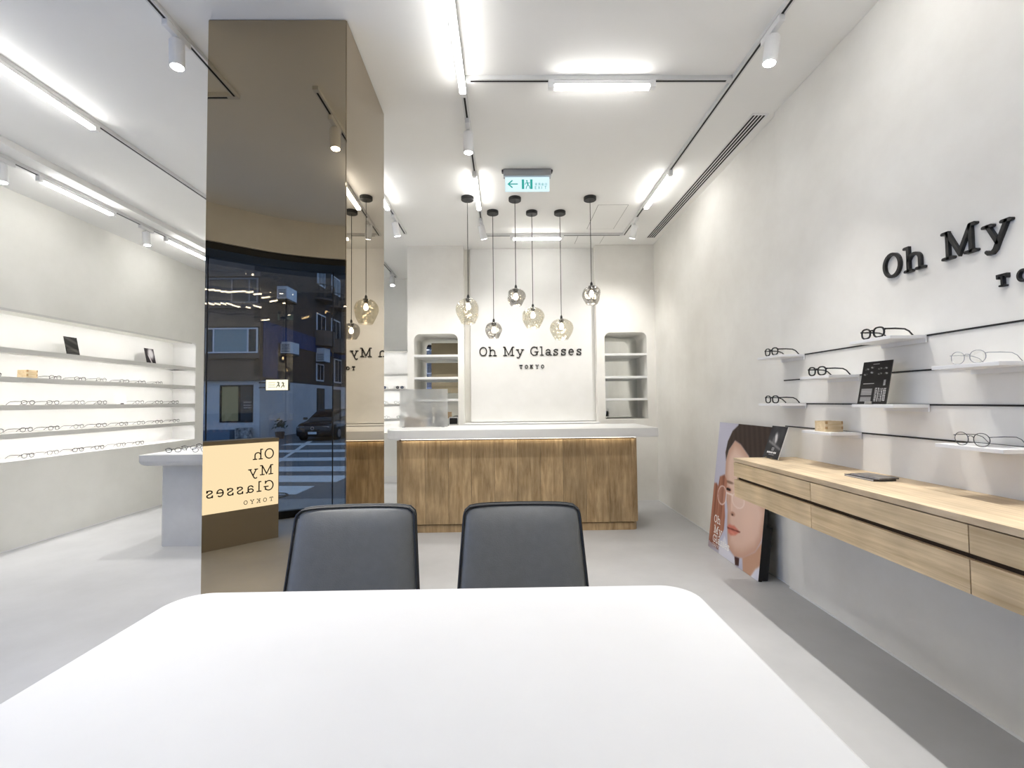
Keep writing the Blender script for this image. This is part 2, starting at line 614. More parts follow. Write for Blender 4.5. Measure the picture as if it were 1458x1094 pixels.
def ribbon(bm, A, Bc, z0, z1):
    """solid strip between two curves"""
    va = [(bm.verts.new((p.x, p.y, z0)), bm.verts.new((p.x, p.y, z1))) for p in A]
    vb = [(bm.verts.new((p.x, p.y, z0)), bm.verts.new((p.x, p.y, z1))) for p in Bc]
    for i in range(len(A) - 1):
        bm.faces.new((va[i][0], va[i + 1][0], va[i + 1][1], va[i][1]))
        bm.faces.new((vb[i][0], vb[i][1], vb[i + 1][1], vb[i + 1][0]))
        bm.faces.new((va[i][1], va[i + 1][1], vb[i + 1][1], vb[i][1]))
        bm.faces.new((va[i][0], vb[i][0], vb[i + 1][0], va[i + 1][0]))
    for i in (0, -1):
        bm.faces.new((va[i][0], va[i][1], vb[i][1], vb[i][0]))

# floor and ceiling follow the curved shop front
edge = [(p.x, p.y) for p in OC(0.36)] + [(2.0, -.86)]
bm = bmesh.new()
prism(bm, edge + [(2.0, 7.62), (-4.8, 7.62), (-4.8, edge[0][1])], 'z', -0.12, 0.0)
struct('floor', bm, M_floor, 'grey microcement floor running through the whole shop', 'floor')
bm = bmesh.new()
edge = [(p.x, p.y) for p in OC(0.42)] + [(2.0, -.92)]
prism(bm, [e for e in edge if e[0] > -3.6] + [(2.0, 7.62), (-3.6, 7.62)], 'z', CZ, CZ + 0.12)
prism(bm, [e for e in edge if e[0] < -3.45] + [(-3.6, 7.62), (-4.8, 7.62), (-4.8, edge[0][1])], 'z', LZ, LZ + 0.17)
struct('ceiling', bm, M_ceil, 'flat white ceiling with a lowered strip along the left wall', 'ceiling')

# right wall: slightly proud near part, set-back far part
struct('wall_right', B((1.81, 2.02, -0.9, 2.97, 0, CZ)), M_wall, 'pale limewashed right wall carrying the display shelves', 'wall')
struct('wall_right_far', B((XR, 2.02, 2.97, 6.3, 0, CZ)), M_wall, 'slightly set-back far part of the right wall behind the poster', 'wall')
struct('baseboard_right', B((1.8065, 1.81, -0.5, 2.9685, 0, 0.010), (1.8285, XR, 2.975, 5.55, 0, 0.010)), M_white, 'thin white floor bead along right wall', 'baseboard')

# left wall with its long lit display recess
C0, C1, CB = 0.75, 2.052, -4.51
CY0, CY1 = 1.95, 6.30
bm = B((-4.8, XL, 1.4, 7.6, 0, C0), (-4.8, XL, 1.4, 7.6, C1, LZ + .02), (-4.8, XL, CY1, 7.6, C0, C1), (-4.8, XL, 1.4, CY0, C0, C1), (-4.8, CB - .006, CY0, CY1, C0, C1))
wl = struct('wall_left', bm, M_wallL, 'pale limewashed left wall with a long lit shelf recess', 'wall')
struct('baseboard_left', B((XL, XL + .0035, 1.6, 7.05, 0, 0.010)), M_white, 'thin white floor bead along left wall', 'baseboard')
SH = [1.72, 1.472, 1.232, 0.988]
TH = 0.045
M_niche = mat('white_recess_paint', (236, 235, 233), 0.7, var=(231, 230, 228), scale=2.5)
obj('recess_lining', B((CB - .006, CB, CY0, CY1, C0, C1)), M_niche, wl)
obj('recess_floor', B((CB, XL + .001, CY0, CY1, C0 - .004, C0 + .002)), M_niche, wl)
obj('recess_end', B((CB, XL - .004, CY1 - .004, CY1 + .002, C0, C1)), M_niche, wl)
def fillet(bm, axis, a0, a1, cx, cz, r, sx, sz, seg=6):
    """fills an inner corner at (cx,cz); sx,sz point into the open space"""
    pts = [(cx, cz)]
    for k in range(seg + 1):
        t = k / seg * PI / 2
        pts.append((cx + sx * r * (1 - math.sin(t)), cz + sz * r * (1 - math.cos(t))))
    if axis == 'x':
        prism(bm, pts, 'x', a0, a1)
    else:
        prism(bm, pts, 'y', a0, a1)
tops = [C1] + [s - TH for s in SH]
for k, s in enumerate(SH):
    obj('shelf', B((CB, XL, CY0, CY1 - .004, s - TH + .020, s), (XL - .012, XL, CY0, CY1 - .004, s - TH, s - TH + .020)), M_wallL if False else mat('shelf_grey_white', (214, 213, 208), .6), wl)
for z in tops:
    bm = bmesh.new()
    fillet(bm, 'x', CB, XL - .0005, CY1 - .004, z, 0.075, -1, -1)
    obj('corner_fillet', bm, M_niche, wl)
    zz = z + (.020 if z < C1 - .01 else .0)
    if z > C1 - .01:
        obj('recess_lip', B((XL - .012, XL - .0005, CY0, CY1 - .08, z - .020, z)), MATS['shelf_grey_white'], wl)
    led = obj('led_strip', B((XL - .026, XL - .0125, CY0 + .03, CY1 - .11, zz - .006, zz)), M_led, wl)

# back wall of the left zone, same recess
BX0, BX1, BYB = -4.0, -1.30, YBL + 0.30
bm = B((XL, -1.18, YBL, 7.6, 0, C0), (XL, -1.18, YBL, 7.6, C1 - .03, CZ), (XL, BX0, YBL, 7.6, C0, C1 - .03), (BX1, -1.18, YBL, 7.6, C0, C1 - .03), (BX0, BX1, BYB, 7.6, C0, C1 - .03))
wb = struct('wall_back_left', bm, M_wallL, 'far back wall of left zone with lit shelf recess', 'wall')
obj('recess_lining', B((BX0, BX1, BYB - .006, BYB, C0, C1 - .03)), M_niche, wb)
for s in (1.655, 1.425, 1.193, 0.968):
    obj('shelf', B((BX0, BX1, YBL, BYB - .006, s - .016, s), (BX0, BX1, YBL, YBL + .010, s - .034, s - .016)), MATS['shelf_grey_white'], wb)
    obj('led_strip', B((BX0 + .02, BX1 - .02, YBL + .0105, YBL + .022, s - .022, s - .016)), M_led, wb)
obj('led_strip', B((BX0 + .02, BX1 - .02, YBL + .0105, YBL + .022, C1 - .036, C1 - .03)), M_led, wb)
obj('recess_lip', B((BX0, BX1, YBL + .0005, YBL + .010, C1 - .048, C1 - .03)), MATS['shelf_grey_white'], wb)
struct('baseboard_back', B((XL, -1.18, YBL - .012, YBL, 0, 0.10)), M_white, 'low white baseboard under the far recess', 'baseboard')

# main back wall: two piers with rounded niches, set-back centre
def pier(name, label, x0, x1, n0, n1, z0, z1, r, sh):
    yb = 6.0
    bm = B((x0, n0, YB, 6.3, 0, CZ), (n1, x1, YB, 6.3, 0, CZ), (n0, n1, YB, 6.3, 0, z0), (n0, n1, YB, 6.3, z1, CZ), (n0, n1, yb, 6.3, z0, z1))
    fillet(bm, 'y', YB, yb, n0, z1, r, 1, -1)
    fillet(bm, 'y', YB, yb, n1, z1, r, -1, -1)
    w = struct(name, bm, M_wall, label, 'wall')
    obj('mirror_panel', B((n0 + .001, n1 - .001, yb - .006, yb, z0 + .001, z1 - .001)), M_mirror, w)
    for s in sh:
        obj('niche_shelf', B((n0, n1, YB + .006, yb - .007, s - .028, s)), M_white, w, bevel=.003)
    return w
pier('wall_back_pier', 'left pier of the back wall beside the passage, niche with mirror', -1.18, -.497, -1.10, -.571, .86, 2.042, .075, (1.79, 1.519, 1.252))
pier('wall_back_pier.001', 'right pier of the back wall in the corner, niche with mirror', 1.114, XR, 1.21, 1.725, .985, 2.04, .07, (1.785, 1.507, 1.237))
struct('wall_passage', B((-1.18, -1.10, 6.3, 7.6, 0, CZ)), M_wall, 'side wall of the passage behind the left pier', 'wall')
struct('wall_back', B((-.497, 1.114, 5.70, 6.3, 0, CZ)), M_wall, 'set-back centre of the back wall behind the counter', 'wall')
struct('trim_1', B((-.43, 1.1125, 5.668, 5.70, .962, CZ)), M_white.copy() if False else mat('logo_panel_white', (232, 231, 228), .6, var=(224, 223, 219), scale=2.0), 'plain white panel behind the small black letters', 'wall panel', bevel=.004)
struct('baseboard_pier', B((1.114, 1.826, YB - .0035, YB, 0, .010)), M_white, 'thin white floor bead under the right pier', 'baseboard')

# curved shop front behind the camera
hd = bmesh.new()
ribbon(hd, INNER, OC(0.06), 2.76, CZ)
struct('wall_front', hd, M_wall, 'curved plaster header above the shop window', 'wall')
bm = bmesh.new()
ribbon(bm, OC(0.02), OC(0.38), 2.69, 2.757)
ribbon(bm, OC(0.06), OC(0.38), 2.757, CZ)
struct('trim_2', bm, M_black, 'black window head frame of the curved shop front', 'window frame')
bm = bmesh.new()
ribbon(bm, OC(0.27), OC(0.33), 0.0, 0.075)
struct('trim_3', bm, M_black, 'black window sill rail of the curved shop front', 'window frame')
wn = bmesh.new()
ribbon(wn, OC(0.297), OC(0.303), 0.075, 2.69)
GC = OC(0.30)
win = struct('window_1', wn, M_pane, 'curved full-height shop window glass facing the street', 'window', smooth=False)
for k in (16, 33):
    p = GC[k]
    bm = bmesh.new()
    cyl(bm, (p.x, p.y, .075), (p.x, p.y, 2.69), .007, seg=8)
    obj('glass_joint', bm, M_metal, win)
struct('wall_front_blocker', B((-1.24, 2.02, -.92, -.50, 0, CZ)), M_wall, 'unseen plaster front wall added to cut blue window light', 'wall')  # unseen wall, added to keep blue sky light off table and chairs
struct('wall_front_side', B((-4.8, -4.2, 1.0, 1.62, 0, CZ)), M_wall, 'end pier of the curved shop front', 'wall')

# ceiling air slot
av = thing('air_diffuser', 'long slotted white air diffuser in ceiling beside right wall', 'air vent', (1.724, 4.14, CZ))
obj('frame', B((1.668, 1.78, 2.975, 5.31, CZ - .004, CZ + .001)), M_whitem, av)
for k in range(4):
    x = 1.678 + k * .0235
    obj('slot', B((x, x + .013, 2.99, 5.295, CZ - .0055, CZ - .0035)), M_slot, av)
for (x0, x1, y0, y1, nm) in ((.925, 1.215, 4.40, 5.02, 'ceiling access hatch outlined by thin seam near exit sign'), (.86, 1.16, 5.20, 5.50, 'second smaller ceiling hatch outlined by thin seam near right pier')):
    h = thing('ceiling_hatch', nm, 'hatch', ((x0 + x1) / 2, (y0 + y1) / 2, CZ))
    obj('panel', B((x0, x1, y0, y1, CZ - .002, CZ + .001)), M_ceil, h)
    g = .005
    obj('seam', B((x0 - g, x0, y0 - g, y1 + g, CZ - .001, CZ + .001), (x1, x1 + g, y0 - g, y1 + g, CZ - .001, CZ + .001), (x0, x1, y0 - g, y0, CZ - .001, CZ + .001), (x0, x1, y1, y1 + g, CZ - .001, CZ + .001)), mat('seam_grey', (150, 148, 144), .8), h)

# ------------------------------------------------------------ mirrored column
KX0, KX1, KY0, KY1 = -1.448, -.767, 2.22, 2.97
colm = thing('mirror_column', 'square ceiling-high column clad in bronze tinted mirror', 'column', ((KX0 + KX1) / 2, (KY0 + KY1) / 2, 0))
obj('core', B((KX0 + .007, KX1 - .021, KY0 + .007, KY1 - .007, 0, CZ)), M_black, colm)
g = .004
obj('mirror_panel', B((KX0 + g, KX1 - g, KY0, KY0 + .006, .003, CZ - .005)), M_bronze, colm)
obj('mirror_panel', B((KX0 + g, KX1 - .017, KY1 - .006, KY1, .003, CZ - .005)), M_bronze, colm)
bm = bmesh.new()                       # this face of the column is a degree out of square
prism(bm, [(KX1 - .007, KY0 + g), (KX1, KY0 + g), (KX1 - .0135, KY1 - g), (KX1 - .0205, KY1 - g)], 'z', .003, CZ - .005)
obj('mirror_panel', bm, M_bronze, colm)
obj('mirror_panel', B((KX0, KX0 + .006, KY0 + g, KY1 - g, .003, CZ - .005)), M_bronze, colm)

# ------------------------------------------------------------ track lighting
def rail(axis, c, a0, a1, z, label):
    w, h = .017, .024
    if axis == 'y':
        t = thing('track_rail', label, 'track rail', (c, (a0 + a1) / 2, z), group='white ceiling track rails')
        obj('channel', B((c - w, c + w, a0, a1, z - h, z)), M_trackw, t)
        obj('slot', B((c - .006, c + .006, a0 + .03, a1 - .03, z - h - .0012, z - h + .001)), M_slot, t)
    else:
        t = thing('track_rail', label, 'track rail', ((a0 + a1) / 2, c, z), group='white ceiling track rails')
        obj('channel', B((a0, a1, c - w, c + w, z - h, z)), M_trackw, t)
        obj('slot', B((a0 + .03, a1 - .03, c - .006, c + .006, z - h - .0012, z - h + .001)), M_slot, t)
    return t
TL, TRX, TYN, TYF = -.235, 1.37, 2.63, 5.16
rail('y', TL, -.35, TYF + .017, CZ, 'long white track rail between mirrored column and pendants')
rail('y', TRX, -.35, TYF + .017, CZ, 'long white track rail beside the ceiling air slot')
rail('x', TYN, TL + .018, TRX - .018, CZ, 'white cross track rail in front of the exit sign')
rail('x', TYF, TL + .018, TRX - .018, CZ, 'white cross track rail behind the pendant lamps')
rail('y', -1.105, 2.99, 5.10, CZ, 'white track rail behind the mirrored column toward left pier')
rail('y', -1.12, .1, 1.74, CZ, 'short white track rail in front of the mirrored column')
rail('y', -1.635, 1.65, 6.9, CZ, 'white track rail passing close along left side of column')
rail('x', 1.667, -2.70, -1.655, CZ, 'white cross track rail ahead of the mirrored column')
rail('y', -2.72, 1.65, 6.6, CZ, 'white track rail over the white display table')
rail('y', -3.68, 2.0, 6.7, LZ, 'white track rail on lowered ceiling along left wall')

def linear(axis, c, a0, a1, z, label):
    loc = (c, (a0 + a1) / 2, z) if axis == 'y' else ((a0 + a1) / 2, c, z)
    t = thing('linear_track_light', label, 'ceiling light', loc, group='linear track lights')
    zt = z - .024
    def bx(a, b, w, lo, hi):
        return (c - w, c + w, a, b, lo, hi) if axis == 'y' else (a, b, c - w, c + w, lo, hi)
    obj('end_connector', B(bx(a0, a0 + .035, .016, zt - .045, zt)), M_whitem, t)
    obj('end_connector', B(bx(a1 - .035, a1, .016, zt - .045, zt)), M_whitem, t)
    obj('housing', B(bx(a0 + .035, a1 - .035, .0185, zt - .028, zt - .004)), M_whitem, t)
    obj('diffuser', B(bx(a0 + .035, a1 - .035, .018, zt - .047, zt - .028)), M_strip, t, bevel=.004)
    return t
linear('y', TL, 1.36, 2.71, CZ, 'glowing linear lamp on the long rail nearest the mirrored column')
linear('y', TL, 3.68, 4.38, CZ, 'glowing linear lamp beside the pendant canopy nearest the column')
linear('y', TRX, 3.67, 4.37, CZ, 'glowing linear lamp on the rail beside the air slot')
linear('x', TYN, .27, .90, CZ, 'glowing linear lamp on the cross rail in front of exit sign')
linear('x', TYF, .07, .68, CZ, 'glowing linear lamp on the cross rail behind the pendants')
linear('y', -2.72, 1.72, 3.06, CZ, 'glowing linear lamp over the front of the display table')
linear('y', -1.105, 3.67, 4.37, CZ, 'glowing linear lamp just behind the mirrored column')
linear('y', -3.68, 3.62, 4.34, LZ, 'glowing linear lamp along the left wall between two spots')
linear('y', -3.68, 4.98, 5.70, LZ, 'glowing linear lamp far along the left wall past the spot')
linear('y', -3.68, 2.35, 3.05, LZ, 'glowing linear lamp along left wall close to the street window')
linear('y', TRX, 1.28, 1.98, CZ, 'added unseen linear lamp above the wooden drawer cabinet')  # out of view, added for extra light
linear('y', TL, .0, .70, CZ, 'added unseen linear lamp on the rail above the white table')  # unseen lamp added to brighten the front of the shop
linear('y', -1.12, .25, .95, CZ, 'added unseen linear lamp on the short rail in front of column')  # another unseen lamp added to lift the dim interior

def spot(x, y, z, aim, label, power=1.0, axis='y', size=104):
    t = thing('track_spot', label, 'spotlight', (x, y, z), group='cylindrical track spots')
    zt = z - .024
    bm = B((x - .015, x + .015, y - .085, y + .085, zt - .034, zt))
    obj('adapter', bm, M_whitem, t, bevel=.004)
    d = Vector(aim).normalized()
    piv = Vector((x, y, zt - .062))
    bm = bmesh.new()
    cyl(bm, (x, y, zt - .030), piv, .009, seg=10)
    obj('stem', bm, M_whitem, t)
    a, b = frame_axes(d)
    p0, p1 = piv - d * .012, piv + d * .125
    bm = bmesh.new()
    tube(bm, [p0, p0 + d * .006, p1 - d * .001, p1], [.030, .034, .034, .031], 24)
    obj('lamp_head', bm, M_whitem, t)
    bm = bmesh.new()
    cyl(bm, p1 - d * .001, p1 + d * .0015, .027, seg=20)
    obj('lens', bm, M_lens, t)
    ld = bpy.data.lights.new('spot_beam', 'SPOT')
    ld.energy = SPOT_W * power
    ld.spot_size = math.radians(size)
    ld.spot_blend = 1.0
    ld.shadow_soft_size = 0.025
    ld.color = (1.0, 0.98, 0.95)
    lo = bpy.data.objects.new('spot_beam', ld)
    COL.objects.link(lo)
    lo.parent = t
    lo.matrix_basis = t.matrix_basis.inverted() @ (Matrix.Translation(p1 + d * .006) @ d.to_track_quat('-Z', 'Y').to_matrix().to_4x4())
    return t
spot(TRX, 2.24, CZ, (-.16, .02, -1), 'white cylinder spot on the rail nearest the wall letters', .9, size=84)
spot(TRX, 4.72, CZ, (-.16, .45, -1), 'tilted white cylinder spot at far end of rail by air slot', .42)
spot(TL, 3.06, CZ, (0, .05, -1), 'upright white cylinder spot on rail between two linear lamps')
spot(TL, 4.72, CZ, (.22, .45, -1), 'tilted white cylinder spot at far end of rail by pendants', .42)
spot(-1.105, 4.62, CZ, (.15, .3, -1), 'tilted white cylinder spot on rail behind the column', .5)
spot(-1.635, 2.27, CZ, (.06, -.04, -1), 'large white cylinder spot hanging beside top of the column')
spot(-3.68, 4.72, LZ, (.10, 0, -1), 'white cylinder spot along left wall between two linear lamps', .6, size=72)
spot(-3.68, 3.36, LZ, (.10, 0, -1), 'white cylinder spot along left wall before first linear lamp', .6, size=72)
spot(-2.72, 4.50, CZ, (0, 0, -1), 'white cylinder spot on the rail right above the display table', .75, size=84)
spot(-1.12, 1.42, CZ, (.05, .05, -1), 'white cylinder spot on the short rail in front of column', .8)
spot(-1.635, 6.66, CZ, (.1, -.25, -1), 'white cylinder spot far down the passage near back recess', .5, size=60)
spot(TRX, 1.10, CZ, (-.12, .02, -1), 'white cylinder spot above the drawer cabinet near street window', .8, size=84)

# ============================================================ FURNITURE
# near white table
tb = thing('consultation_table', 'large white table with rounded corners facing two chairs', 'table', (-.175, .75, 0))
bm = bmesh.new()
prism(bm, rrect(-.825, .470, .30, 1.205, .085, 10), 'z', .675, .74)
obj('table_top', bm, M_table, tb, bevel=.006)
bm = bmesh.new()
prism(bm, rrect(-.62, -.52, .42, .95, .02, 4), 'z', 0, .675)
obj('leg_panel', bm, M_disp, tb)
bm = bmesh.new()
prism(bm, rrect(.17, .27, .42, .95, .02, 4), 'z', 0, .675)
obj('leg_panel', bm, M_disp, tb)

# two charcoal chairs
def chair(x, y, rz, label):
    t = thing('dining_chair', label, 'chair', (x, y, 0), (0, 0, rz), group='charcoal leather chairs at the white table')
    # seat: rounded slab
    bm = bmesh.new()
    prism(bm, rrect(-.215, .215, -.44, .0, (.07, .07, .04, .04), 5), 'z', .415, .475)
    obj('seat', bm, M_leather, t, local=True, smooth=False, bevel=.018, bseg=3)
    # backrest: tapered padded panel leaning back
    nz, nx = 28, 16
    bm = bmesh.new()
    z0, z1 = .46, .872
    def half(v):
        w = .218 + (.190 - .218) * v
        if v > .93:                       # round the top corners
            q = (v - .93) / .07
            w -= .016 * (1 - math.sqrt(max(0, 1 - q * q)))
        return w
    def pt(u, v, side):
        w = half(v)
        x_ = u * w
        lean = .0 + .085 * v
        pad = (1 - abs(u) ** 5) * (1 - abs(2 * v - 1) ** 7)
        th = .012 + .026 * pad
        crv = -.018 * (1 - u * u)          # slight lumbar hollow
        zz = z0 + (z1 - z0) * v
        if v > .9:
            zz -= .005 * abs(u) ** 8 * (v - .9) / .1
        return (x_, lean - crv + side * th, zz)
    grid = {}
    for s in (-1, 1):
        for j in range(nz + 1):
            for i in range(nx + 1):
                grid[s, i, j] = bm.verts.new(pt(-1 + 2 * i / nx, j / nz, s))
    for s in (-1, 1):
        for j in range(nz):
            for i in range(nx):
                bm.faces.new((grid[s, i, j], grid[s, i + 1, j], grid[s, i + 1, j + 1], grid[s, i, j + 1]))
    rim = [(i, 0) for i in range(nx)] + [(nx, j) for j in range(nz)] + [(i, nz) for i in range(nx, 0, -1)] + [(0, j) for j in range(nz, 0, -1)]
    for k in range(len(rim)):
        a, b = rim[k], rim[(k + 1) % len(rim)]
        bm.faces.new((grid[-1, a[0], a[1]], grid[-1, b[0], b[1]], grid[1, b[0], b[1]], grid[1, a[0], a[1]]))
    pv = [grid[1, i, j].co.copy() for (i, j) in rim[nx:] + rim[:1]]
    pf = [grid[-1, i, j].co.copy() for (i, j) in rim[nx:] + rim[:1]]
    br = obj('backrest', bm, M_leather, t, local=True, smooth=True)
    bm = bmesh.new()
    tube(bm, [p + Vector((0, -.002, 0)) for p in pf], .0042, 6)
    tube(bm, [p + Vector((0, .002, 0)) for p in pv], .0042, 6)
    obj('piping', bm, M_piping, br, local=True)
    for sx in (-1, 1):
        bm = bmesh.new()
        tube(bm, [(sx * .185, -.40, .42), (sx * .20, -.42, 0)], [.014, .010], 10)
        obj('leg', bm, M_black, t, local=True)
        bm = bmesh.new()
        tube(bm, [(sx * .185, -.03, .42), (sx * .20, .03, 0)], [.014, .010], 10)
        obj('leg', bm, M_black, t, local=True)
    return t
chair(-.495, 1.470, .05, 'charcoal leather chair at white table, in front of mirrored column')
chair(.050, 1.472, 0, 'charcoal leather chair at white table, in front of the wooden counter')

# reception counter
ct = thing('reception_counter', 'reception counter with weathered wood front and white top', 'counter', (.1, 4.65, 0))
X0, X1, YF, YK = -1.035, 1.245, 4.33, 4.93
obj('core', B((X0 + .03, X1 - .03, YF + .03, YK, .0, .86)), M_dark, ct)
bm = bmesh.new()
prism(bm, rrect(X0 + .014, X1 - .014, YF + .014, YK - .01, (.055, .055, .0, .0), 6), 'z', 0, .068)
obj('plinth', bm, M_counter, ct)
R = .065
nb = 10
bw = (X1 - X0 - 2 * R) / nb
for k in range(nb):
    a = X0 + R + k * bw
    obj('board', B((a + .0012, a + bw - .0012, YF, YF + .028, .078, .852)), M_counter, ct)
for (cx, sx, a0) in ((X0 + R, -1, PI), (X1 - R, 1, 1.5 * PI)):
    bm = bmesh.new()
    o_ = [(cx + R * math.cos(a0 + k / 8 * PI / 2), YF + R + R * math.sin(a0 + k / 8 * PI / 2)) for k in range(9)]
    i_ = [(cx + (R - .028) * math.cos(a0 + k / 8 * PI / 2), YF + R + (R - .028) * math.sin(a0 + k / 8 * PI / 2)) for k in range(9)]
    prism(bm, o_ + i_[::-1], 'z', .078, .852)
    obj('corner_board', bm, M_counter, ct)
obj('side_board', B((X0, X0 + .028, YF + R + .001, YK, .078, .852)), M_counter, ct)
obj('side_board', B((X1 - .028, X1, YF + R + .001, YK, .078, .852)), M_counter, ct)
bm = bmesh.new()
prism(bm, rrect(-1.125, 1.405, 4.22, 5.0, (.20, .012, .012, .15), 10), 'z', .876, .96)
obj('counter_top', bm, M_white, ct, bevel=.005)
obj('top_carcass', B((X0 + .05, X1 - .05, YF + .05, YK, .86, .876)), M_white, ct)
obj('led_strip', B((X0 + .06, X1 - .03, YF - .020, YF - .008, .868, .876)), emit('counter_led', (1.0, .90, .74), 4.0), ct)

# frosted screen and small things on the counter
sc = thing('desk_screen', 'frosted acrylic screen standing on the left end of the counter', 'screen', (-.845, 4.75, .96))
fm = bpy.data.materials.new('frosted_acrylic')
fm.use_nodes = True
nt = fm.node_tree
nt.nodes.clear()
d1 = nt.nodes.new('ShaderNodeBsdfTranslucent'); d1.inputs[0].default_value = (.80, .81, .80, 1)
d2 = nt.nodes.new('ShaderNodeBsdfDiffuse'); d2.inputs[0].default_value = (.74, .75, .75, 1)
d3 = nt.nodes.new('ShaderNodeBsdfRefraction'); d3.inputs['Roughness'].default_value = .28; d3.inputs['IOR'].default_value = 1.02; d3.inputs[0].default_value = (.9, .9, .9, 1)
m1 = nt.nodes.new('ShaderNodeMixShader'); m1.inputs[0].default_value = .45
m2 = nt.nodes.new('ShaderNodeMixShader'); m2.inputs[0].default_value = .6
oo = nt.nodes.new('ShaderNodeOutputMaterial')
nt.links.new(d1.outputs[0], m1.inputs[1]); nt.links.new(d2.outputs[0], m1.inputs[2])
nt.links.new(m1.outputs[0], m2.inputs[1]); nt.links.new(d3.outputs[0], m2.inputs[2])
nt.links.new(m2.outputs[0], oo.inputs[0])
obj('acrylic_sheet', B((-1.09, -.597, 4.746, 4.751, .962, 1.352)), fm, sc)
obj('foot', B((-1.06, -1.03, 4.72, 4.78, .96, .966)), M_silver, sc)
obj('foot', B((-.66, -.63, 4.72, 4.78, .96, .966)), M_silver, sc)
bt = thing('pump_bottle', 'dark grey pump bottle behind the frosted screen', 'bottle', (-.70, 4.81, .96))
bm = bmesh.new()
lathe(bm, [(.0, .96), (.032, .96), (.034, .965), (.034, 1.10), (.028, 1.115), (.012, 1.125), (.012, 1.145)], -.70, 4.81, 16, cap1=True)
obj('body', bm, M_metal, bt, smooth=True)
bm = bmesh.new()
tube(bm, [(-.70, 4.81, 1.14), (-.70, 4.81, 1.172), (-.73, 4.80, 1.172)], .006, 8)
obj('pump', bm, M_black, bt)
tbx = thing('tissue_box', 'tan paper tissue box behind the frosted screen', 'box', (-.95, 4.84, .96))
bm = bmesh.new()
prism(bm, rrect(-1.05, -.84, 4.78, 4.89, .012, 4), 'z', .96, 1.06)
obj('body', bm, mat('tan_card', (196, 170, 140), .7), tbx)
bm = bmesh.new()
lathe(bm, [(.035, 1.06), (.030, 1.075), (.022, 1.09), (.004, 1.105)], -.945, 4.835, 10, fn=lambda a, z: 1 + .3 * math.sin(3 * a + z * 40))
obj('tissue', bm, mat('tissue_white', (240, 240, 238), .9), tbx)

lp = thing('label_printer', 'small white and black receipt printer in the left niche', 'printer', (-.63, 5.75, .86))
obj('body', B((-.70, -.585, 5.66, 5.82, .861, 1.03)), M_white, lp, bevel=.012, bseg=3)
obj('front_panel', B((-.690, -.595, 5.654, 5.662, 1.035 - .09, 1.02)), M_black, lp)
obj('paper_slot', B((-.690, -.595, 5.654, 5.661, .90, .91)), M_slot, lp)
ob = thing('desk_tap', 'small chrome lamp arm on lowest shelf of left niche', 'lamp', (-.99, 5.75, 1.252))
bm = bmesh.new()
tube(bm, [(-1.0, 5.8, 1.252), (-1.0, 5.8, 1.31), (-.985, 5.78, 1.335), (-.95, 5.74, 1.335), (-.93, 5.72, 1.32)], .008, 8)
obj('arm', bm, M_silver, ob, smooth=True)
bm = bmesh.new()
cyl(bm, (-1.0, 5.8, 1.2522), (-1.0, 5.8, 1.262), .028)
obj('base', bm, M_black, ob)
ob['label'] = 'small bent chrome fitting standing on lowest shelf of left niche'
ob.name = 'bent_fitting'
ob['category'] = 'fitting'

# low cabinet behind the counter
bc = thing('back_cabinet', 'low white cabinet with four doors under the small letters', 'cabinet', (.31, 5.55, 0))
obj('carcass', B((-.495, 1.112, 5.44, 5.655, 0, .925)), M_white, bc)
obj('cabinet_top', B((-.4965, 1.1135, 5.405, 5.664, .932, .957)), M_white, bc, bevel=.002)
for k in range(4):
    a = -.495 + k * .4018
    d = obj('door', B((a + .002, a + .3998, 5.42, 5.44, .06, .925)), M_white, bc)
    obj('finger_pull', B((a + .15, a + .25, 5.414, 5.421, .912, .925)), M_silver, d)

# display table in the left zone
dt = thing('display_table', 'white pedestal display table topped with rows of eyeglasses', 'table', (-2.3, 4.5, 0))
bm = bmesh.new()
# top with a rounded lower edge
out0 = rrect(-3.105, -1.55, 3.93, 5.0, .03, 4)
def inset(o, d):
    cx, cy = -2.33, 4.465
    return [(cx + (x - cx) * (1 - d / .78), cy + (y - cy) * (1 - d / .535)) for x, y in o]
levels = [(0.0, .796), (0.0, .745)] + [(.05 * (1 - math.cos(t)), .745 - .045 * math.sin(t)) for t in (.35, .7, 1.05, 1.3, 1.57)]
rings = [[bm.verts.new((x, y, z)) for x, y in inset(out0, d)] for d, z in levels]
for A, Bq in zip(rings, rings[1:]):
    for k in range(len(A)):
        bm.faces.new((A[k], A[(k + 1) % len(A)], Bq[(k + 1) % len(A)], Bq[k]))
bm.faces.new(rings[0]); bm.faces.new(rings[-1][::-1])
obj('table_top', bm, M_disp, dt)
bm = bmesh.new()
prism(bm, rrect(-3.07, -1.585, 3.965, 4.965, .03, 4), 'z', .7962, .7985)
obj('top_mat', bm, M_table, dt)
bm = bmesh.new()
prism(bm, rrect(-3.0, -1.65, 4.045, 4.90, .05, 6), 'z', 0, .705)
obj('pedestal', bm, M_disp, dt)

# floating drawer cabinet on the right wall
FX = 1.42
fc = thing('drawer_cabinet', 'long pale oak drawer cabinet floating on the right wall', 'cabinet', (1.61, 1.75, .61))
YE = [2.868, 2.146, 1.411, .676]
obj('carcass', B((FX + .022, 1.805, YE[3] + .004, YE[0] - .004, .618, .826)), M_dark, fc)
obj('cabinet_top', B((FX, 1.81, YE[3], YE[0], .827, .850)), M_oaktop, fc, bevel=.001)
obj('end_panel', B((FX + .02, 1.81, YE[0] - .018, YE[0], .612, .824)), M_oak, fc)
obj('end_panel', B((FX + .02, 1.81, YE[3], YE[3] + .018, .612, .824)), M_oak, fc)
for k in range(3):
    for (z0, z1) in ((.737, .8225), (.612, .717)):
        d = obj('drawer_front', B((FX, FX + .020, YE[k + 1] + .002, YE[k] - .002 if k else YE[k], z0, z1)), M_oak, fc)

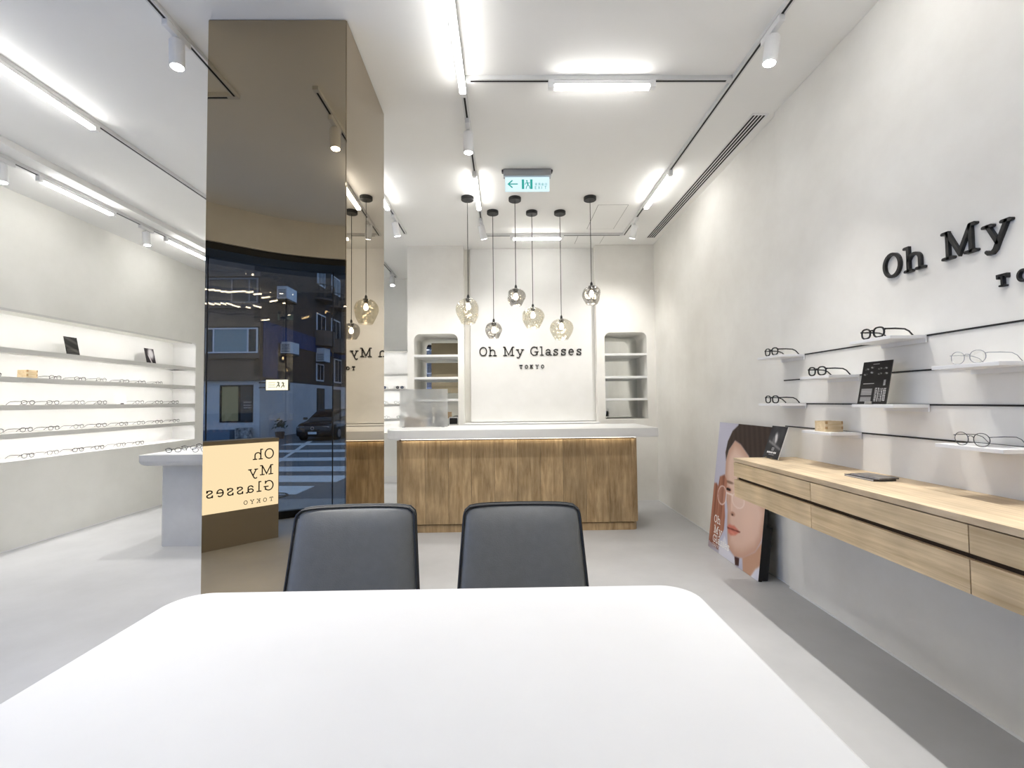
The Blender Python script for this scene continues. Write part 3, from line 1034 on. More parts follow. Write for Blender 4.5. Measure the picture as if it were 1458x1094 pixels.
# leaning poster -------------------------------------------------
PWd, PHt = .755, 1.03
pa = math.atan2(.125, 1.0)
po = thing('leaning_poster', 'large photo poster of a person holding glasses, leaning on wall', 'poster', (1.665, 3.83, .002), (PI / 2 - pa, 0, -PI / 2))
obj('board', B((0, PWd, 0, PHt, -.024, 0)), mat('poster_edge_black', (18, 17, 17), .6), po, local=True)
obj('shadow_filler', B((PWd - .22, PWd - .012, .004, .36, -.07, -.024)), M_black, po, local=True)  # black box in place of the shadow between poster and wall
HAIR = [(.404, .988), (.3, .943), (.219, .858), (.19, .768), (.217, .708), (.254, .792), (.368, .874), (.486, .852), (.655, .782), (.806, .622), (1.0, .49), (1.05, .48), (1.05, 1.02), (.42, 1.02)]
FACE = [(.368, .874), (.254, .792), (.217, .708), (.229, .598), (.282, .494), (.298, .435), (.349, .347), (.367, .242), (.395, .165), (.425, .089), (.564, .053), (.71, .078), (.911, .17), (.994, .262), (1.03, .454), (.806, .622), (.655, .782), (.486, .852)]
HAND = [(-.01, .414), (.002, .506), (.058, .514), (.101, .494), (.117, .572), (.218, .599), (.283, .555), (.282, .494), (.277, .383), (.309, .291), (.311, .195), (.229, .105), (.235, .021), (-.01, .0)]
NECK = [(.708, .083), (.911, .17), (1.001, .254), (1.03, .092), (.871, -.01), (.74, -.01)]
SH1 = [(.238, -.01), (.273, .078), (.34, .153), (.447, .071), (.565, .048), (.623, -.01)]
SH2 = [(.865, -.01), (.937, .061), (.994, .094), (1.05, .089), (1.05, -.01)]
HEND = [(.565, .055), (.655, .065), (.66, .01), (.591, .0)]
LIPS = [(.378, .232), (.407, .256), (.462, .256), (.51, .262), (.624, .240), (.542, .200), (.46, .182), (.406, .190)]
def ell(u, v, cu, cv, ru, rv):
    return math.sqrt(((u - cu) / ru) ** 2 + ((v - cv) / rv) ** 2)
def poster_ink(u, v):
    c = mixc((184, 184, 202), (198, 197, 213), v)
    def lay(poly, col, s=.012):
        nonlocal c
        d = pdist(poly, u, v)
        if d < s:
            c = mixc(c, col, sst(s, -s, d))
        return d
    lay(NECK, (186, 146, 122))
    d = pdist(FACE, u, v)
    if d < .012:
        sk = mixc((222, 194, 178), (213, 181, 164), sst(.75, .2, v))
        sk = mixc(sk, (172, 128, 106), .55 * sst(.10, .0, abs(d)))
        sk = mixc(sk, (226, 192, 172), .5 * sst(.20, .0, math.hypot(u - .74, v - .33)))
        # nose side, nostril, cheek by the nose
        sk = mixc(sk, (168, 118, 96), .75 * sst(1.25, .5, ell(u, v, .455, .338, .055, .018)))
        sk = mixc(sk, (70, 40, 32), .9 * sst(1.3, .5, ell(u, v, .452, .332, .022, .008)))
        sk = mixc(sk, (228, 196, 178), .7 * sst(1.2, .3, ell(u, v, .40, .375, .045, .05)))
        sk = mixc(sk, (182, 138, 118), .5 * sst(.035, .0, abs(u - (.36 + .25 * (.5 - v)))) * sst(.30, .36, v) * sst(.52, .46, v))
        # eyes and brows
        for (eu, ev) in ((.325, .5), (.60, .535)):
            sk = mixc(sk, (206, 150, 130), .7 * sst(1.3, .6, ell(u, v, eu, ev, .075, .022)))
            sk = mixc(sk, (34, 24, 22), sst(1.25, .7, ell(u, v, eu, ev, .052, .012)))
            sk = mixc(sk, (120, 92, 76), .8 * sst(1.3, .6, ell(u, v, eu + .01, ev + .055, .085, .011)))
        c = mixc(c, sk, sst(.010, -.010, d))
    d = lay(LIPS, (202, 122, 104), .010)
    if d < .01:
        m = .224 + (u - .40) * .07
        c = mixc(c, (118, 58, 50), sst(.008, .002, abs(v - m)))
        c = mixc(c, (226, 152, 134), .5 * sst(1.2, .2, ell(u, v, .49, .205, .07, .012)))
    lay(HAIR, mixc((62, 52, 47), (72, 60, 54), .5 + .5 * math.sin(70 * u + 25 * v)), .008)
    d = pdist(HAND, u, v)
    if d < .012:
        hc = mixc((152, 100, 80), (176, 122, 100), .5 + .5 * math.sin(u * 52 + 1.0))
        hc = mixc(hc, (110, 62, 48), sst(.12, .0, v) * .6)
        for fu in (.06, .118, .215):
            hc = mixc(hc, (116, 70, 56), .65 * sst(.018, .0, abs(u - fu - .04 * (.5 - v))) * sst(.20, .34, v))
        c = mixc(c, hc, sst(.010, -.010, d))
    lay(SH1, (214, 213, 222)); lay(SH2, (212, 212, 222)); lay(HEND, (72, 44, 40), .006)
    if u < .25 and v < .05 - .12 * u:
        c = mixc(c, (176, 172, 184), .8)
    # spectacles
    for (cu, cv, ru, rv) in ((.205, .438, .095, .07), (.535, .448, .118, .052)):
        e = ell(u, v, cu, cv, ru, rv)
        c = mixc(c, (232, 212, 202), .75 * sst(.11, .04, abs(e - 1)))
        if e < 1:
            c = mixc(c, (240, 232, 236), .10)
    c = mixc(c, (236, 220, 212), .8 * sst(.010, .004, abs(v - .47 + .03 * (u - .36))) * (1 if .29 < u < .42 else 0))
    return c
printed('photo_print', PWd, PHt, poster_ink, 110, 150, po, z=.0008)
M_wlet = mat('white_print', (240, 238, 235), .5)
def pline(txt, x, y, cap, gap=.1):
    for ch in txt:
        letter(ch, x, y, cap, .0004, .125, M_wlet, po, 'letter', .0012)
        x += (GL[ch][0] + gap) * cap
pline('Oh', .062, .218, .060)
pline('My', .075, .136, .060)
pline('Glasses', .070, .064, .058, .07)
x = .075
for ch in 'TOKYO':
    letter(ch, x, .034, .018, .0004, .16, M_wlet, po, 'letter', .0012)
    x += .026

# cabinet-top card, booklets --------------------------------------
def card(name, label, cat, loc, rot, w, h, fn, nx, ny, thick=.004, edge=(225, 225, 222), clip=None):
    t = thing(name, label, cat, loc, rot)
    obj('card_body', B((0, w, 0, h, -thick, 0)), mat('card_edge_%d_%d' % (edge[0], edge[2]), edge, .6), t, local=True)
    printed('print', w, h, fn, nx, ny, t, z=.0006)
    return t
def ink_photo(u, v):
    c = (40, 40, 42)
    n = .5 + .5 * math.sin(9 * u + 5 * v) * math.cos(7 * v - 3 * u)
    c = mixc(c, (74, 74, 76), n * .6)
    d = math.hypot((u - .48) * 1.2, (v - .62))
    c = mixc(c, (205, 203, 202), .85 * sst(.26, .08, d) * (.4 + .6 * (math.sin(26 * u + 12 * v) > -.2)))
    c = mixc(c, (140, 138, 138), .7 * sst(.07, .0, abs(v - .42 - .25 * (.5 - u))) * (1 if .1 < u < .95 else 0))
    if .20 < u < .80 and .16 < v < .21 and math.sin(u * 62) > -.55:
        c = (228, 228, 226)
    if .34 < u < .66 and .10 < v < .118:
        c = (150, 150, 150)
    if abs(math.hypot(u - .47, v - .29) - .035) < .012 or abs(math.hypot(u - .54, v - .29) - .035) < .012:
        c = (150, 150, 150)
    return c
t = card('photo_card', 'dark photo card on a small easel at oak cabinet end', 'card', (1.60, 2.862, .8545), (math.radians(70), 0, math.radians(-90)), .160, .205, ink_photo, 44, 60)
bm = bmesh.new()
for sx in (.045, .105):
    tube(bm, [(sx, .002, .012), (sx, .006, -.01), (sx, .03, -.012), (sx, .10, -.012)], .0014, 6)
    tube(bm, [(sx, .10, -.012), (sx, .014, -.032)], .0014, 6)
obj('wire_easel', bm, mat('brass_wire', (196, 170, 110), .3, metal=1.0), t, local=True)

def booklet(label, x, y, z, rz, w, d, h, cover):
    t = thing('booklet', label, 'booklet', (x, y, z), (0, 0, rz), group='booklets on the oak cabinet')
    obj('pages', B((-w / 2 + .002, w / 2 - .002, -d / 2 + .002, d / 2 - .002, .001, h - .001)), mat('paper', (226, 224, 220), .8), t, local=True)
    obj('cover', B((-w / 2, w / 2, -d / 2, d / 2, h - .001, h), (-w / 2, w / 2, -d / 2, d / 2, 0, .001), (-w / 2, -w / 2 + .001, -d / 2, d / 2, 0.001, h - .001)), cover, t, local=True)
    return t
booklet('dark booklet lying flat on the oak cabinet under a grey one', 1.652, 2.085, .8505, 1.62, .165, .105, .008, mat('dark_cover', (52, 50, 50), .4))
booklet('grey booklet stacked on top of the dark one on oak cabinet', 1.662, 2.070, .859, 1.68, .150, .095, .006, mat('grey_cover', (128, 124, 120), .35, var=(70, 66, 64), scale=18))

# wall letters ----------------------------------------------------
ws = thing('wall_sign', 'large black slab-serif letters on wall above the display shelves', 'sign', (1.8095, 2.135, 1.772), (PI / 2, 0, -PI / 2))
logo(ws, .115, .014, M_letter, .115)
w2 = thing('wall_sign', 'small black slab-serif letters on white panel behind the counter', 'sign', (-.318, 5.6675, 1.776), (PI / 2, 0, 0))
logo(w2, .1145, .010, M_letter)

# shelf rails and plates on the right wall ------------------------
RZ = [1.481, 1.333, 1.184, 1.038]
for z, nm in zip(RZ, ('topmost', 'second', 'third', 'lowest')):
    t = tag(obj('shelf_rail', B((1.806, 1.81, .30, 2.955, z - .0035, z + .0035)), M_black), nm + ' thin black shelf rail fixed on the right wall', 'rail', 'black shelf rails')
YA, YBk, YC, YD = (2.735, 2.968), (1.932, 2.165), (2.312, 2.542), (1.505, 1.748)
def shelf(yr, z, label):
    t = thing('wall_shelf', label, 'shelf', (1.80, (yr[0] + yr[1]) / 2, z), group='white clip-on shelves on the right wall')
    obj('plate', B((1.645, 1.804, yr[0], yr[1], z - .012, z + .002)), M_whitem, t, bevel=.001)
    obj('back_lip', B((1.797, 1.804, yr[0], yr[1], z - .030, z - .012)), M_whitem, t)
    return t
SHELVES = {'A': (YA, RZ[0], 'small white wall shelf on top rail, farthest from the big letters'),
           'B': (YBk, RZ[0], 'small white wall shelf on top rail, directly under the big letters'),
           'C': (YC, RZ[1], 'small white wall shelf on second rail with black glasses'),
           'D': (YD, RZ[1], 'small white wall shelf on second rail with pale metal glasses'),
           'E': (YA, RZ[2], 'small white wall shelf on third rail with black glasses'),
           'F': (YBk, RZ[2], 'small white wall shelf on third rail holding the black information card'),
           'G': (YC, RZ[3], 'small white wall shelf on lowest rail holding the wooden box'),
           'H': (YD, RZ[3], 'small white wall shelf on lowest rail with dark metal glasses')}
for k, (yr, z, nm) in SHELVES.items():
    shelf(yr, z, nm)

# ------------------------------------------------------------ eyeglasses
def superell(cx, cz, a, b, n, k=22):
    out = []
    for i in range(k):
        t = 2 * PI * i / k
        c, s = math.cos(t), math.sin(t)
        out.append((cx + a * abs(c) ** (2 / n) * (1 if c >= 0 else -1), cz + b * abs(s) ** (2 / n) * (1 if s >= 0 else -1)))
    return out
def make_glasses(r_rim, r_tem, a, b, n, fm_, lm_, cxo=.034, keyhole=False, k=22, sg=6):
    """front faces local -Y, temples run to +Y; resting on z=0"""
    root = bpy.data.objects.new('eyeglasses', None)
    root.empty_display_size = .03
    COL.objects.link(root)
    cz = b + r_rim
    bm = bmesh.new()
    for s in (-1, 1):
        tube(bm, [(x, .004 * (abs(x) / .06) ** 2, z) for x, z in superell(s * cxo, cz, a, b, n, k)], r_rim, sg, closed=True)
    bz = cz + b * .30
    tube(bm, [(-(cxo - a) - .001, 0, bz), (-.004, -.001, bz + .005), (.004, -.001, bz + .005), ((cxo - a) + .001, 0, bz)], r_rim * 1.05, sg)
    hx = cxo + a
    for s in (-1, 1):
        tube(bm, [(s * (hx - .001), .004, cz + b * .45), (s * (hx + .006), .006, cz + b * .5)], r_rim * 1.2, sg)
    obj('front_frame', bm, fm_, root, local=True, smooth=True)
    hz = cz + b * .5
    for s in (-1, 1):
        bm = bmesh.new()
        tube(bm, [(s * (hx + .006), .006, hz), (s * (hx + .0065), .05, hz + .001), (s * (hx + .006), .095, hz - .001), (s * (hx + .003), .118, hz - .010), (s * (hx + .001), .142, r_tem)],
             [r_tem * 1.1, r_tem * 1.25, r_tem * 1.1, r_tem, r_tem], sg)
        obj('temple', bm, fm_, root, local=True, smooth=True)
    for s in (-1, 1):
        bm = bmesh.new()
        vs = [bm.verts.new((x, .004 * (abs(x) / .06) ** 2, z)) for x, z in superell(s * cxo, cz, a - r_rim * .4, b - r_rim * .4, n, k)]
        bm.faces.new(vs)
        obj('lens', bm, lm_, root, local=True)
    return root
G_black = make_glasses(.0040, .0034, .0245, .0215, 2.6, M_blackg, M_lensg)
G_thin = make_glasses(.0013, .0012, .0250, .0235, 2.1, M_metal, M_lensg)
G_pale = make_glasses(.0013, .0012, .0250, .0225, 2.2, M_silver, M_lensg)
G_small = make_glasses(.0024, .0019, .0225, .0185, 2.4, M_black, M_lensg, k=14, sg=4)
G_smallr = make_glasses(.0018, .0015, .0225, .0200, 2.0, M_metal, M_lensg, k=14, sg=4)
G_sun = make_glasses(.0026, .0022, .0240, .0200, 2.4, M_black, M_sunl, k=16, sg=4)
USED = set()
def glasses(proto, x, y, z, rz, label, group, cat='eyeglasses'):
    if proto.name not in USED:
        USED.add(proto.name)
        proto.matrix_basis = Matrix.LocRotScale(Vector((x, y, z)), Euler((0, 0, rz)), None)
        o = proto
    else:
        o = dup(proto, (x, y, z), (0, 0, rz))
    return tag(o, label, cat, group)
# on the right wall the fronts face the room (-X)
FR = -PI / 2
def on(k, proto, label, dy=0.0, dx=0.0, rz=0.0):
    yr, z, _ = SHELVES[k]
    glasses(proto, 1.662 + dx, (yr[0] + yr[1]) / 2 + dy, z + .0022, FR + rz, label, 'eyeglasses on the right wall shelves')
on('A', G_black, 'black acetate glasses on the top shelf farthest from big letters', -.01, 0, .08)
on('B', G_black, 'black acetate glasses on the shelf just under the big letters', 0, 0, .06)
on('C', G_black, 'black acetate glasses on the second-rail shelf beside information card', 0, 0, .1)
on('E', G_black, 'black acetate glasses on the third-rail shelf above the poster', 0, 0, .1)
on('D', G_pale, 'thin pale metal round glasses on the second-rail shelf', .0, 0, .05)
on('H', G_thin, 'thin dark metal round glasses on the lowest-rail shelf', .0, 0, .05)

# wooden measuring box with finger joints
def masu(x, y, z, rz, label, w=.085, h=.055):
    t = thing('wooden_box', label, 'box', (x, y, z), (0, 0, rz), group='small cedar boxes on shelves')
    q = w / 2
    obj('box_side', B((-q, q, -q, -q + .008, 0, h)), M_hinoki, t, local=True)
    obj('box_side', B((-q, q, q - .008, q, 0, h)), M_hinoki, t, local=True)
    obj('box_side', B((-q, -q + .008, -q + .008, q - .008, 0, h)), M_hinoki, t, local=True)
    obj('box_side', B((q - .008, q, -q + .008, q - .008, 0, h)), M_hinoki, t, local=True)
    obj('box_floor', B((-q + .008, q - .008, -q + .008, q - .008, 0, .008)), M_hinoki, t, local=True)
    for k in range(4):
        for sx in (-1, 1):
            x0 = sx * q
            if k % 2:
                obj('finger_joint', B((min(x0, x0 + sx * .0006), max(x0, x0 + sx * .0006), -q, -q + .008, k * h / 4, (k + 1) * h / 4)), mat('end_grain', (168, 132, 88), .7), t, local=True)
                obj('finger_joint', B((min(x0, x0 - sx * .008), max(x0, x0 - sx * .008), -q - .0006, -q, k * h / 4, (k + 1) * h / 4)), MATS['end_grain'], t, local=True)
    return t
masu(1.715, 2.425, RZ[3] + .0022, .0, 'small pale cedar box with finger joints on lowest-rail shelf', .088, .055)

# information card on shelf F
def ink_info(u, v):
    c = (40, 38, 36)
    for (cu, cv) in ((.17, .82), (.36, .86), (.62, .82), (.80, .82), (.14, .70), (.36, .74), (.64, .70), (.84, .70)):
        e = ell(u, v, cu, cv, .075, .026)
        c = mixc(c, (212, 208, 206), .8 * sst(1.2, .5, e) * (.55 + .45 * math.sin(40 * u + 60 * v)))
    if .36 < u < .58 and .925 < v < .94:
        c = (170, 168, 166)
    if .10 < u < .5 and abs(v - .475) < .006:
        c = (190, 186, 182)
    if .80 < u < .88 and .42 < v < .56 and math.sin(v * 190) > -.3:
        c = (176, 174, 172)
    if .08 < u < .46 and .20 < v < .36:
        c = mixc((70, 68, 66), (178, 176, 174), .5 + .5 * math.sin(v * 300) * (1 if math.sin(u * 120) > -.5 else .2))
    if .07 < u < .46 and .06 < v < .17:
        c = mixc((70, 68, 66), (178, 176, 174), .5 + .5 * math.sin(v * 300) * (1 if math.sin(u * 140 + 1) > -.5 else .2))
    if .56 < u < .92 and .06 < v < .37 and math.sin(u * 105) > 0 and math.sin(v * 170 + 6 * u) > -.5:
        c = (186, 184, 182)
    return c
yr, z, _ = SHELVES['F']
t = card('information_card', 'black information card with small print on third-rail shelf', 'card', (1.662, 2.152, z + .004), (math.radians(78), 0, math.radians(-88)), .158, .200, ink_info, 60, 90, thick=.003, edge=(70, 68, 66))
obj('card_clip', B((.045, .085, -.002, .012, .001, .004)), M_silver, t, local=True)
obj('card_foot', B((.045, .085, -.002, .0, -.045, .004)), M_silver, t, local=True)

# left wall recess: rows of glasses facing +X
FLt = PI / 2
GY = [3.97, 4.23, 4.49, 4.75, 5.01, 5.28, 5.54, 5.82, 6.10]
rows = ((SH[1], (0, 2, 3, 4, 5, 6, 7), 'second shelf'), (SH[2], (1, 2, 3, 4, 6, 7, 8), 'third shelf'), (SH[3], (0, 1, 2, 3, 4, 5, 6, 7, 8), 'lowest shelf board'), (C0 + .002, (0, 1, 2, 3, 4, 5, 6), 'bottom ledge'))
for z, ids, nm in rows:
    for i in ids:
        dark = (i + int(z * 10)) % 3 != 0
        glasses(G_small if dark else G_smallr, -4.335 + random.uniform(-.006, .006), GY[i] + random.uniform(-.02, .02), z + .0004, FLt + random.uniform(-.08, .08),
                ('dark framed' if dark else 'thin metal framed') + ' glasses on the ' + nm + ' of lit left recess', 'eyeglasses in the left wall recess')
masu(-4.33, 4.22, SH[1] + .0004, FLt, 'small pale cedar box on second shelf of lit left recess', .09, .075)
def ink_dark(u, v):
    c = mixc((34, 33, 32), (84, 82, 78), sst(.5, 1, .5 + .5 * math.sin(14 * v + 5 * u)) * .6)
    if .1 < u < .9 and .08 < v < .4 and math.sin(v * 90) > .3:
        c = mixc(c, (120, 116, 110), .5)
    return c
card('photo_card', 'black card leaning on top shelf of lit left recess', 'card', (-4.37, 4.63, SH[0] + .001), (math.radians(78), 0, FLt), .145, .20, ink_dark, 24, 34, edge=(235, 235, 232))
def ink_bw(u, v):
    c = (40, 34, 38)
    c = mixc(c, (196, 192, 194), sst(.45, .15, math.hypot((u - .6), (v - .68) * .9)))
    c = mixc(c, (206, 200, 202), sst(.10, .02, abs(u - .35 - .5 * (.5 - v))) * sst(.7, .5, v))
    c = mixc(c, (40, 36, 38), sst(.14, .05, math.hypot(u - .2, v - .9)))
    return c
card('photo_card', 'black and white photo card on top shelf near recess end', 'card', (-4.37, 5.66, SH[0] + .001), (math.radians(78), 0, FLt), .145, .20, ink_bw, 24, 34, edge=(60, 56, 58))
def ink_white(u, v):
    return (214, 214, 214) if (.1 < u < .8 and .45 < v < .6 and math.sin(u * 80) > -.4) else (238, 238, 237)
def ink_white2(u, v):
    return (244, 244, 244)
card('name_card', 'white printed name card on third shelf of lit left recess', 'card', (-4.33, 3.87, SH[2] + .001), (math.radians(80), 0, FLt), .16, .055, lambda u, v: (150, 148, 146) if (.1 < u < .85 and .38 < v < .6 and math.sin(u * 95) > -.5) else (226, 225, 222), 50, 16, edge=(200, 200, 198))
t = card('name_card', 'blank white card with black clip on third shelf', 'card', (-4.34, 5.19, SH[2] + .001), (math.radians(80), 0, FLt), .14, .10, ink_white2, 4, 4, edge=(244, 244, 244))
obj('clip', B((.055, .095, -.001, .010, .001, .006)), M_black, t, local=True)

# glasses laid out on the display table
for r_ in range(4):
    for c_ in range(6):
        x_, y_ = -2.93 + c_ * .23, 4.10 + r_ * .21
        dark = (r_ + c_) % 3 != 1
        glasses(G_small if dark else G_smallr, x_ + random.uniform(-.01, .01), y_ + random.uniform(-.008, .008), .7988, .25 + random.uniform(-.1, .1),
                ('dark framed' if dark else 'thin metal framed') + ' glasses laid out in rows on the display table', 'eyeglasses on the display table')
# far recess
for (x_, z_, pr) in ((-1.63, 1.425, G_sun), (-1.90, 1.425, G_sun), (-1.66, 1.193, G_smallr), (-1.90, 1.193, G_smallr), (-1.87, .968, G_smallr), (-1.62, .968, G_smallr)):
    glasses(pr, x_, YBL + .06, z_ + .0004, 0.05, ('black sunglasses' if pr is G_sun else 'thin metal glasses') + (' on upper' if z_ > 1.4 else (' on middle' if z_ > 1.1 else ' on lower')) + ' shelf of the far back recess', 'eyeglasses in the far back recess', 'sunglasses' if pr is G_sun else 'eyeglasses')

# ------------------------------------------------------------ pendants
def pendant(x, y, zt, zb, R, gm, lump, seed, label):
    t = thing('pendant_lamp', label, 'pendant lamp', (x, y, CZ), group='glass pendant lamps over the counter')
    bm = bmesh.new()
    lathe(bm, [(.0, CZ), (.058, CZ), (.058, CZ - .028), (.054, CZ - .031), (.0, CZ - .031)], x, y, 28)
    obj('canopy', bm, M_black, t)
    bm = bmesh.new()
    cyl(bm, (x, y, CZ - .03), (x, y, zt + .02), .0032, seg=8)
    obj('cord', bm, M_black, t)
    bm = bmesh.new()
    lathe(bm, [(.005, zt + .035), (.011, zt + .022), (.013, zt + .002), (.026, zt - .002), (.026, zt - .006), (.012, zt - .045), (.0, zt - .045)], x, y, 16)
    obj('lamp_holder', bm, M_black, t, smooth=True)
    H = zt - zb
    rnd = random.Random(seed)
    dim = [(rnd.uniform(0, 2 * PI), zb + H * rnd.uniform(.12, .85), rnd.uniform(.35, .6), H * rnd.uniform(.15, .26), lump * rnd.uniform(.6, 1.25)) for _ in range(16)]
    def fn(a, z):
        f = 1.0
        for (da, dz, sa, sz, am) in dim:
            d = (a - da + PI) % (2 * PI) - PI
            f -= am * math.exp(-(d / sa) ** 2 - ((z - dz) / sz) ** 2)
        return f
    base = [(0, .22), (.02, .36), (.06, .54), (.12, .72), (.2, .87), (.3, .98), (.4, 1.03), (.5, 1.03), (.6, .98), (.7, .90), (.8, .79), (.88, .69), (.95, .61), (1.0, .55)]
    prof = []
    for i in range(29):
        q = i / 28
        for (a0, r0), (a1, r1) in zip(base, base[1:]):
            if a0 <= q <= a1 + 1e-9:
                prof.append((R * (r0 + (r1 - r0) * (q - a0) / (a1 - a0)), zt - H * q))
                break
    bm = bmesh.new()
    lathe(bm, prof, x, y, 48, fn)
    gl = obj('glass_shade', bm, gm, t, smooth=True)
    zc = zt - .045 - .030
    bm = bmesh.new()
    lathe(bm, [(.0, zc - .032), (.012, zc - .029), (.020, zc - .018), (.022, zc - .006), (.018, zc + .010), (.010, zc + .026), (.010, zc + .032)], x, y, 16)
    obj('bulb', bm, M_bulb, t, smooth=True)
    return t
pendant(-.336, 4.217, 2.171, 1.937, .1128, M_amber, .07, 3, 'large amber glass pendant nearest the mirrored column')
pendant(-.110, 4.537, 2.003, 1.842, .0890, M_smoke, .13, 5, 'small smoky dimpled glass pendant hanging lowest of the small ones')
pendant(.106, 4.236, 2.264, 2.103, .0919, M_smoke, .13, 8, 'small smoky dimpled glass pendant hanging right below the exit sign')
pendant(.282, 4.550, 2.150, 1.942, .1147, M_amber, .05, 11, 'large amber glass pendant in the middle of the cluster')
pendant(.565, 4.553, 2.035, 1.824, .1169, M_amber, .04, 13, 'large amber glass pendant hanging lowest of all')
pendant(.810, 4.229, 2.284, 2.109, .0918, M_smoke, .12, 17, 'small smoky dimpled glass pendant nearest the right pier')

# ------------------------------------------------------------ exit sign
ex = thing('exit_sign', 'lit green and white exit sign hanging under the ceiling', 'sign', (.197, 3.72, CZ), (PI / 2, 0, 0))
obj('housing', B((-.196, .196, -.060, 0, -.03, .03)), M_silver, ex, local=True, bevel=.004)
for s in (-1, 1):
    bm = bmesh.new()
    cyl(bm, (s * .200, -.012, -.016), (s * .200, -.012, .016), .011, seg=12)
    obj('end_cap', bm, M_metal, ex, local=True)
obj('lit_panel', B((-.182, .182, -.178, -.060, -.006, .006)), emit('exit_panel', (.72, .92, 1.0), .42), ex, local=True)
M_exg = emit('exit_green', (.04, .40, .34), .40)
bm = bmesh.new()
stroke(bm, [(-.082, -.118), (-.155, -.118)], .009, .0006, .0062)
stroke(bm, [(-.125, -.090), (-.156, -.118), (-.125, -.146)], .010, .0006, .0062)
obj('arrow', bm, M_exg, ex, local=True)
bm = B((-.045, -.026, -.160, -.080, .0062, .0068), (.024, .043, -.160, -.080, .0062, .0068))
obj('doorway_mark', bm, M_exg, ex, local=True)
bm = bmesh.new()
stroke(bm, [(-.004, -.092), (-.003, -.0921)], .013, .0006, .0062)
stroke(bm, [(-.002, -.104), (.006, -.126)], .010, .0006, .0062)
stroke(bm, [(.006, -.126), (-.006, -.140), (-.010, -.157)], .006, .0006, .0062)
stroke(bm, [(.006, -.126), (.018, -.138), (.020, -.155)], .006, .0006, .0062)
stroke(bm, [(-.002, -.104), (-.016, -.112), (-.018, -.122)], .005, .0006, .0062)
stroke(bm, [(-.002, -.104), (.012, -.112), (.020, -.106)], .005, .0006, .0062)
obj('running_figure', bm, M_exg, ex, local=True)
for k in range(4):                                        # four characters for emergency exit
    bm = bmesh.new()
    ox, oy, q = .062 + k * .027, -.130, .020
    for st in ([[(.1, .9), (.9, .9)], [(.5, 1), (.5, .5)], [(.1, .6), (.9, .6)], [(.15, .3), (.85, .3)], [(.5, .5), (.5, 0)], [(.25, .2), (.1, 0)], [(.75, .2), (.9, 0)]],
               [[(.35, 1), (.1, .75)], [(.3, .9), (.8, .9)], [(.2, .65), (.85, .65)], [(.2, .45), (.85, .45)], [(.85, .9), (.85, .45)], [(.15, .2), (.1, 0)], [(.4, .25), (.45, .05), (.8, .05)], [(.85, .25), (.95, .1)]],
               [[(.5, 1), (.5, 0)], [(.2, .85), (.2, .5), (.8, .5), (.8, .85)], [(.1, .4), (.1, 0), (.9, 0), (.9, .4)]],
               [[(.15, .85), (.15, .05)], [(.15, .85), (.85, .85), (.85, .05)], [(.15, .1), (.85, .1)]])[k]:
        stroke(bm, [(ox + a * q, oy + b * q) for a, b in st], .0022, .0006, .0062)
    obj('character', bm, M_exg, ex, local=True)
x = .062
for ch in ('E', 'X', 'I', 't'):
    letter(ch, x, -.160, .022, .0006, .15, M_exg, ex, 'letter', .0062)
    x += .027

# ------------------------------------------------------------ illuminated sign box by the window
lb = thing('lightbox_sign', 'illuminated box sign standing by the curved shop window', 'sign', (-2.088, .165, 0), (0, 0, math.radians(135)))
L_ = .665
obj('box_body', B((0, L_, .0005, .16, 0, .905)), mat('sign_grey', (150, 142, 130), .7), lb, local=True)
obj('lit_panel', B((.006, L_ - .006, -.004, .0005, .305, .872)), emit('sign_panel', (1.0, .95, .82), .95), lb, local=True)
face = bpy.data.objects.new('lettering', None)
lmat = mat('sign_letter_black', (20, 18, 16), .6)
def sline(txt, x, z, cap, gap, w):
    for ch in txt:
        bm = bmesh.new()
        for st in GL[ch][1]:
            stroke(bm, [(x + px * cap, z + py * cap) for px, py in st], w * cap, .001, 0)
        bmesh.ops.transform(bm, matrix=Matrix.Translation((0, -.0042, 0)) @ Matrix.Rotation(PI / 2, 4, 'X'), verts=bm.verts[:])
        obj('letter', bm, lmat, lb, local=True)
        x += (GL[ch][0] + gap) * cap
bpy.data.objects.remove(face)
sline('Oh', .045, .722, .094, .16, .105)
sline('My', .050, .580, .090, .16, .105)
sline('Glasses', .045, .436, .094, .22, .105)
x = .050
for ch in 'TOKYO':
    sline(ch, x, .340, .036, 0, .13)
    x += .052

# ============================================================ THE STREET OUTSIDE
SZ = -.60
M_asph = mat('asphalt', (92, 94, 98), .85, var=(78, 80, 84), scale=.7, bump=.2, bscale=60, detail=8)
M_line = mat('road_paint', (206, 208, 210), .7, var=(186, 188, 190), scale=6)
st = struct('street', B((-45, 14, -46, -1.35, SZ - .2, SZ)), M_asph, 'dark asphalt street outside the shop window', 'street')
struct('pavement', B((-12, 6, -1.75, -.86, SZ - .001, -.05)), mat('kerb_stone', (150, 150, 150), .85, var=(132, 132, 133), scale=4), 'raised stone threshold outside the shop window', 'pavement')
stripes = [((-9.6, -3.2), -13.3, .42), ((-9.0, -2.8), -10.75, .42), ((-8.2, -2.4), -8.55, .45), ((-7.4, -3.9), -6.95, .45), ((-6.6, -4.2), -5.55, .45), ((-9.8, -3.6), -16.2, .42)]
for (x0, x1), yc, hw in stripes:
    bm = bmesh.new()
    prism(bm, [(x0, yc - hw), (x1, yc - hw + .25), (x1, yc + hw + .25), (x0, yc + hw)], 'z', SZ, SZ + .006)
    obj('crosswalk_stripe', bm, M_line, st)
bm = bmesh.new()
prism(bm, [(-7.1, -9.9), (-6.95, -9.7), (-9.3, -17.9), (-9.5, -17.8)][::-1], 'z', SZ, SZ + .007)
obj('lane_marking', bm, M_line, st)
bm = bmesh.new()
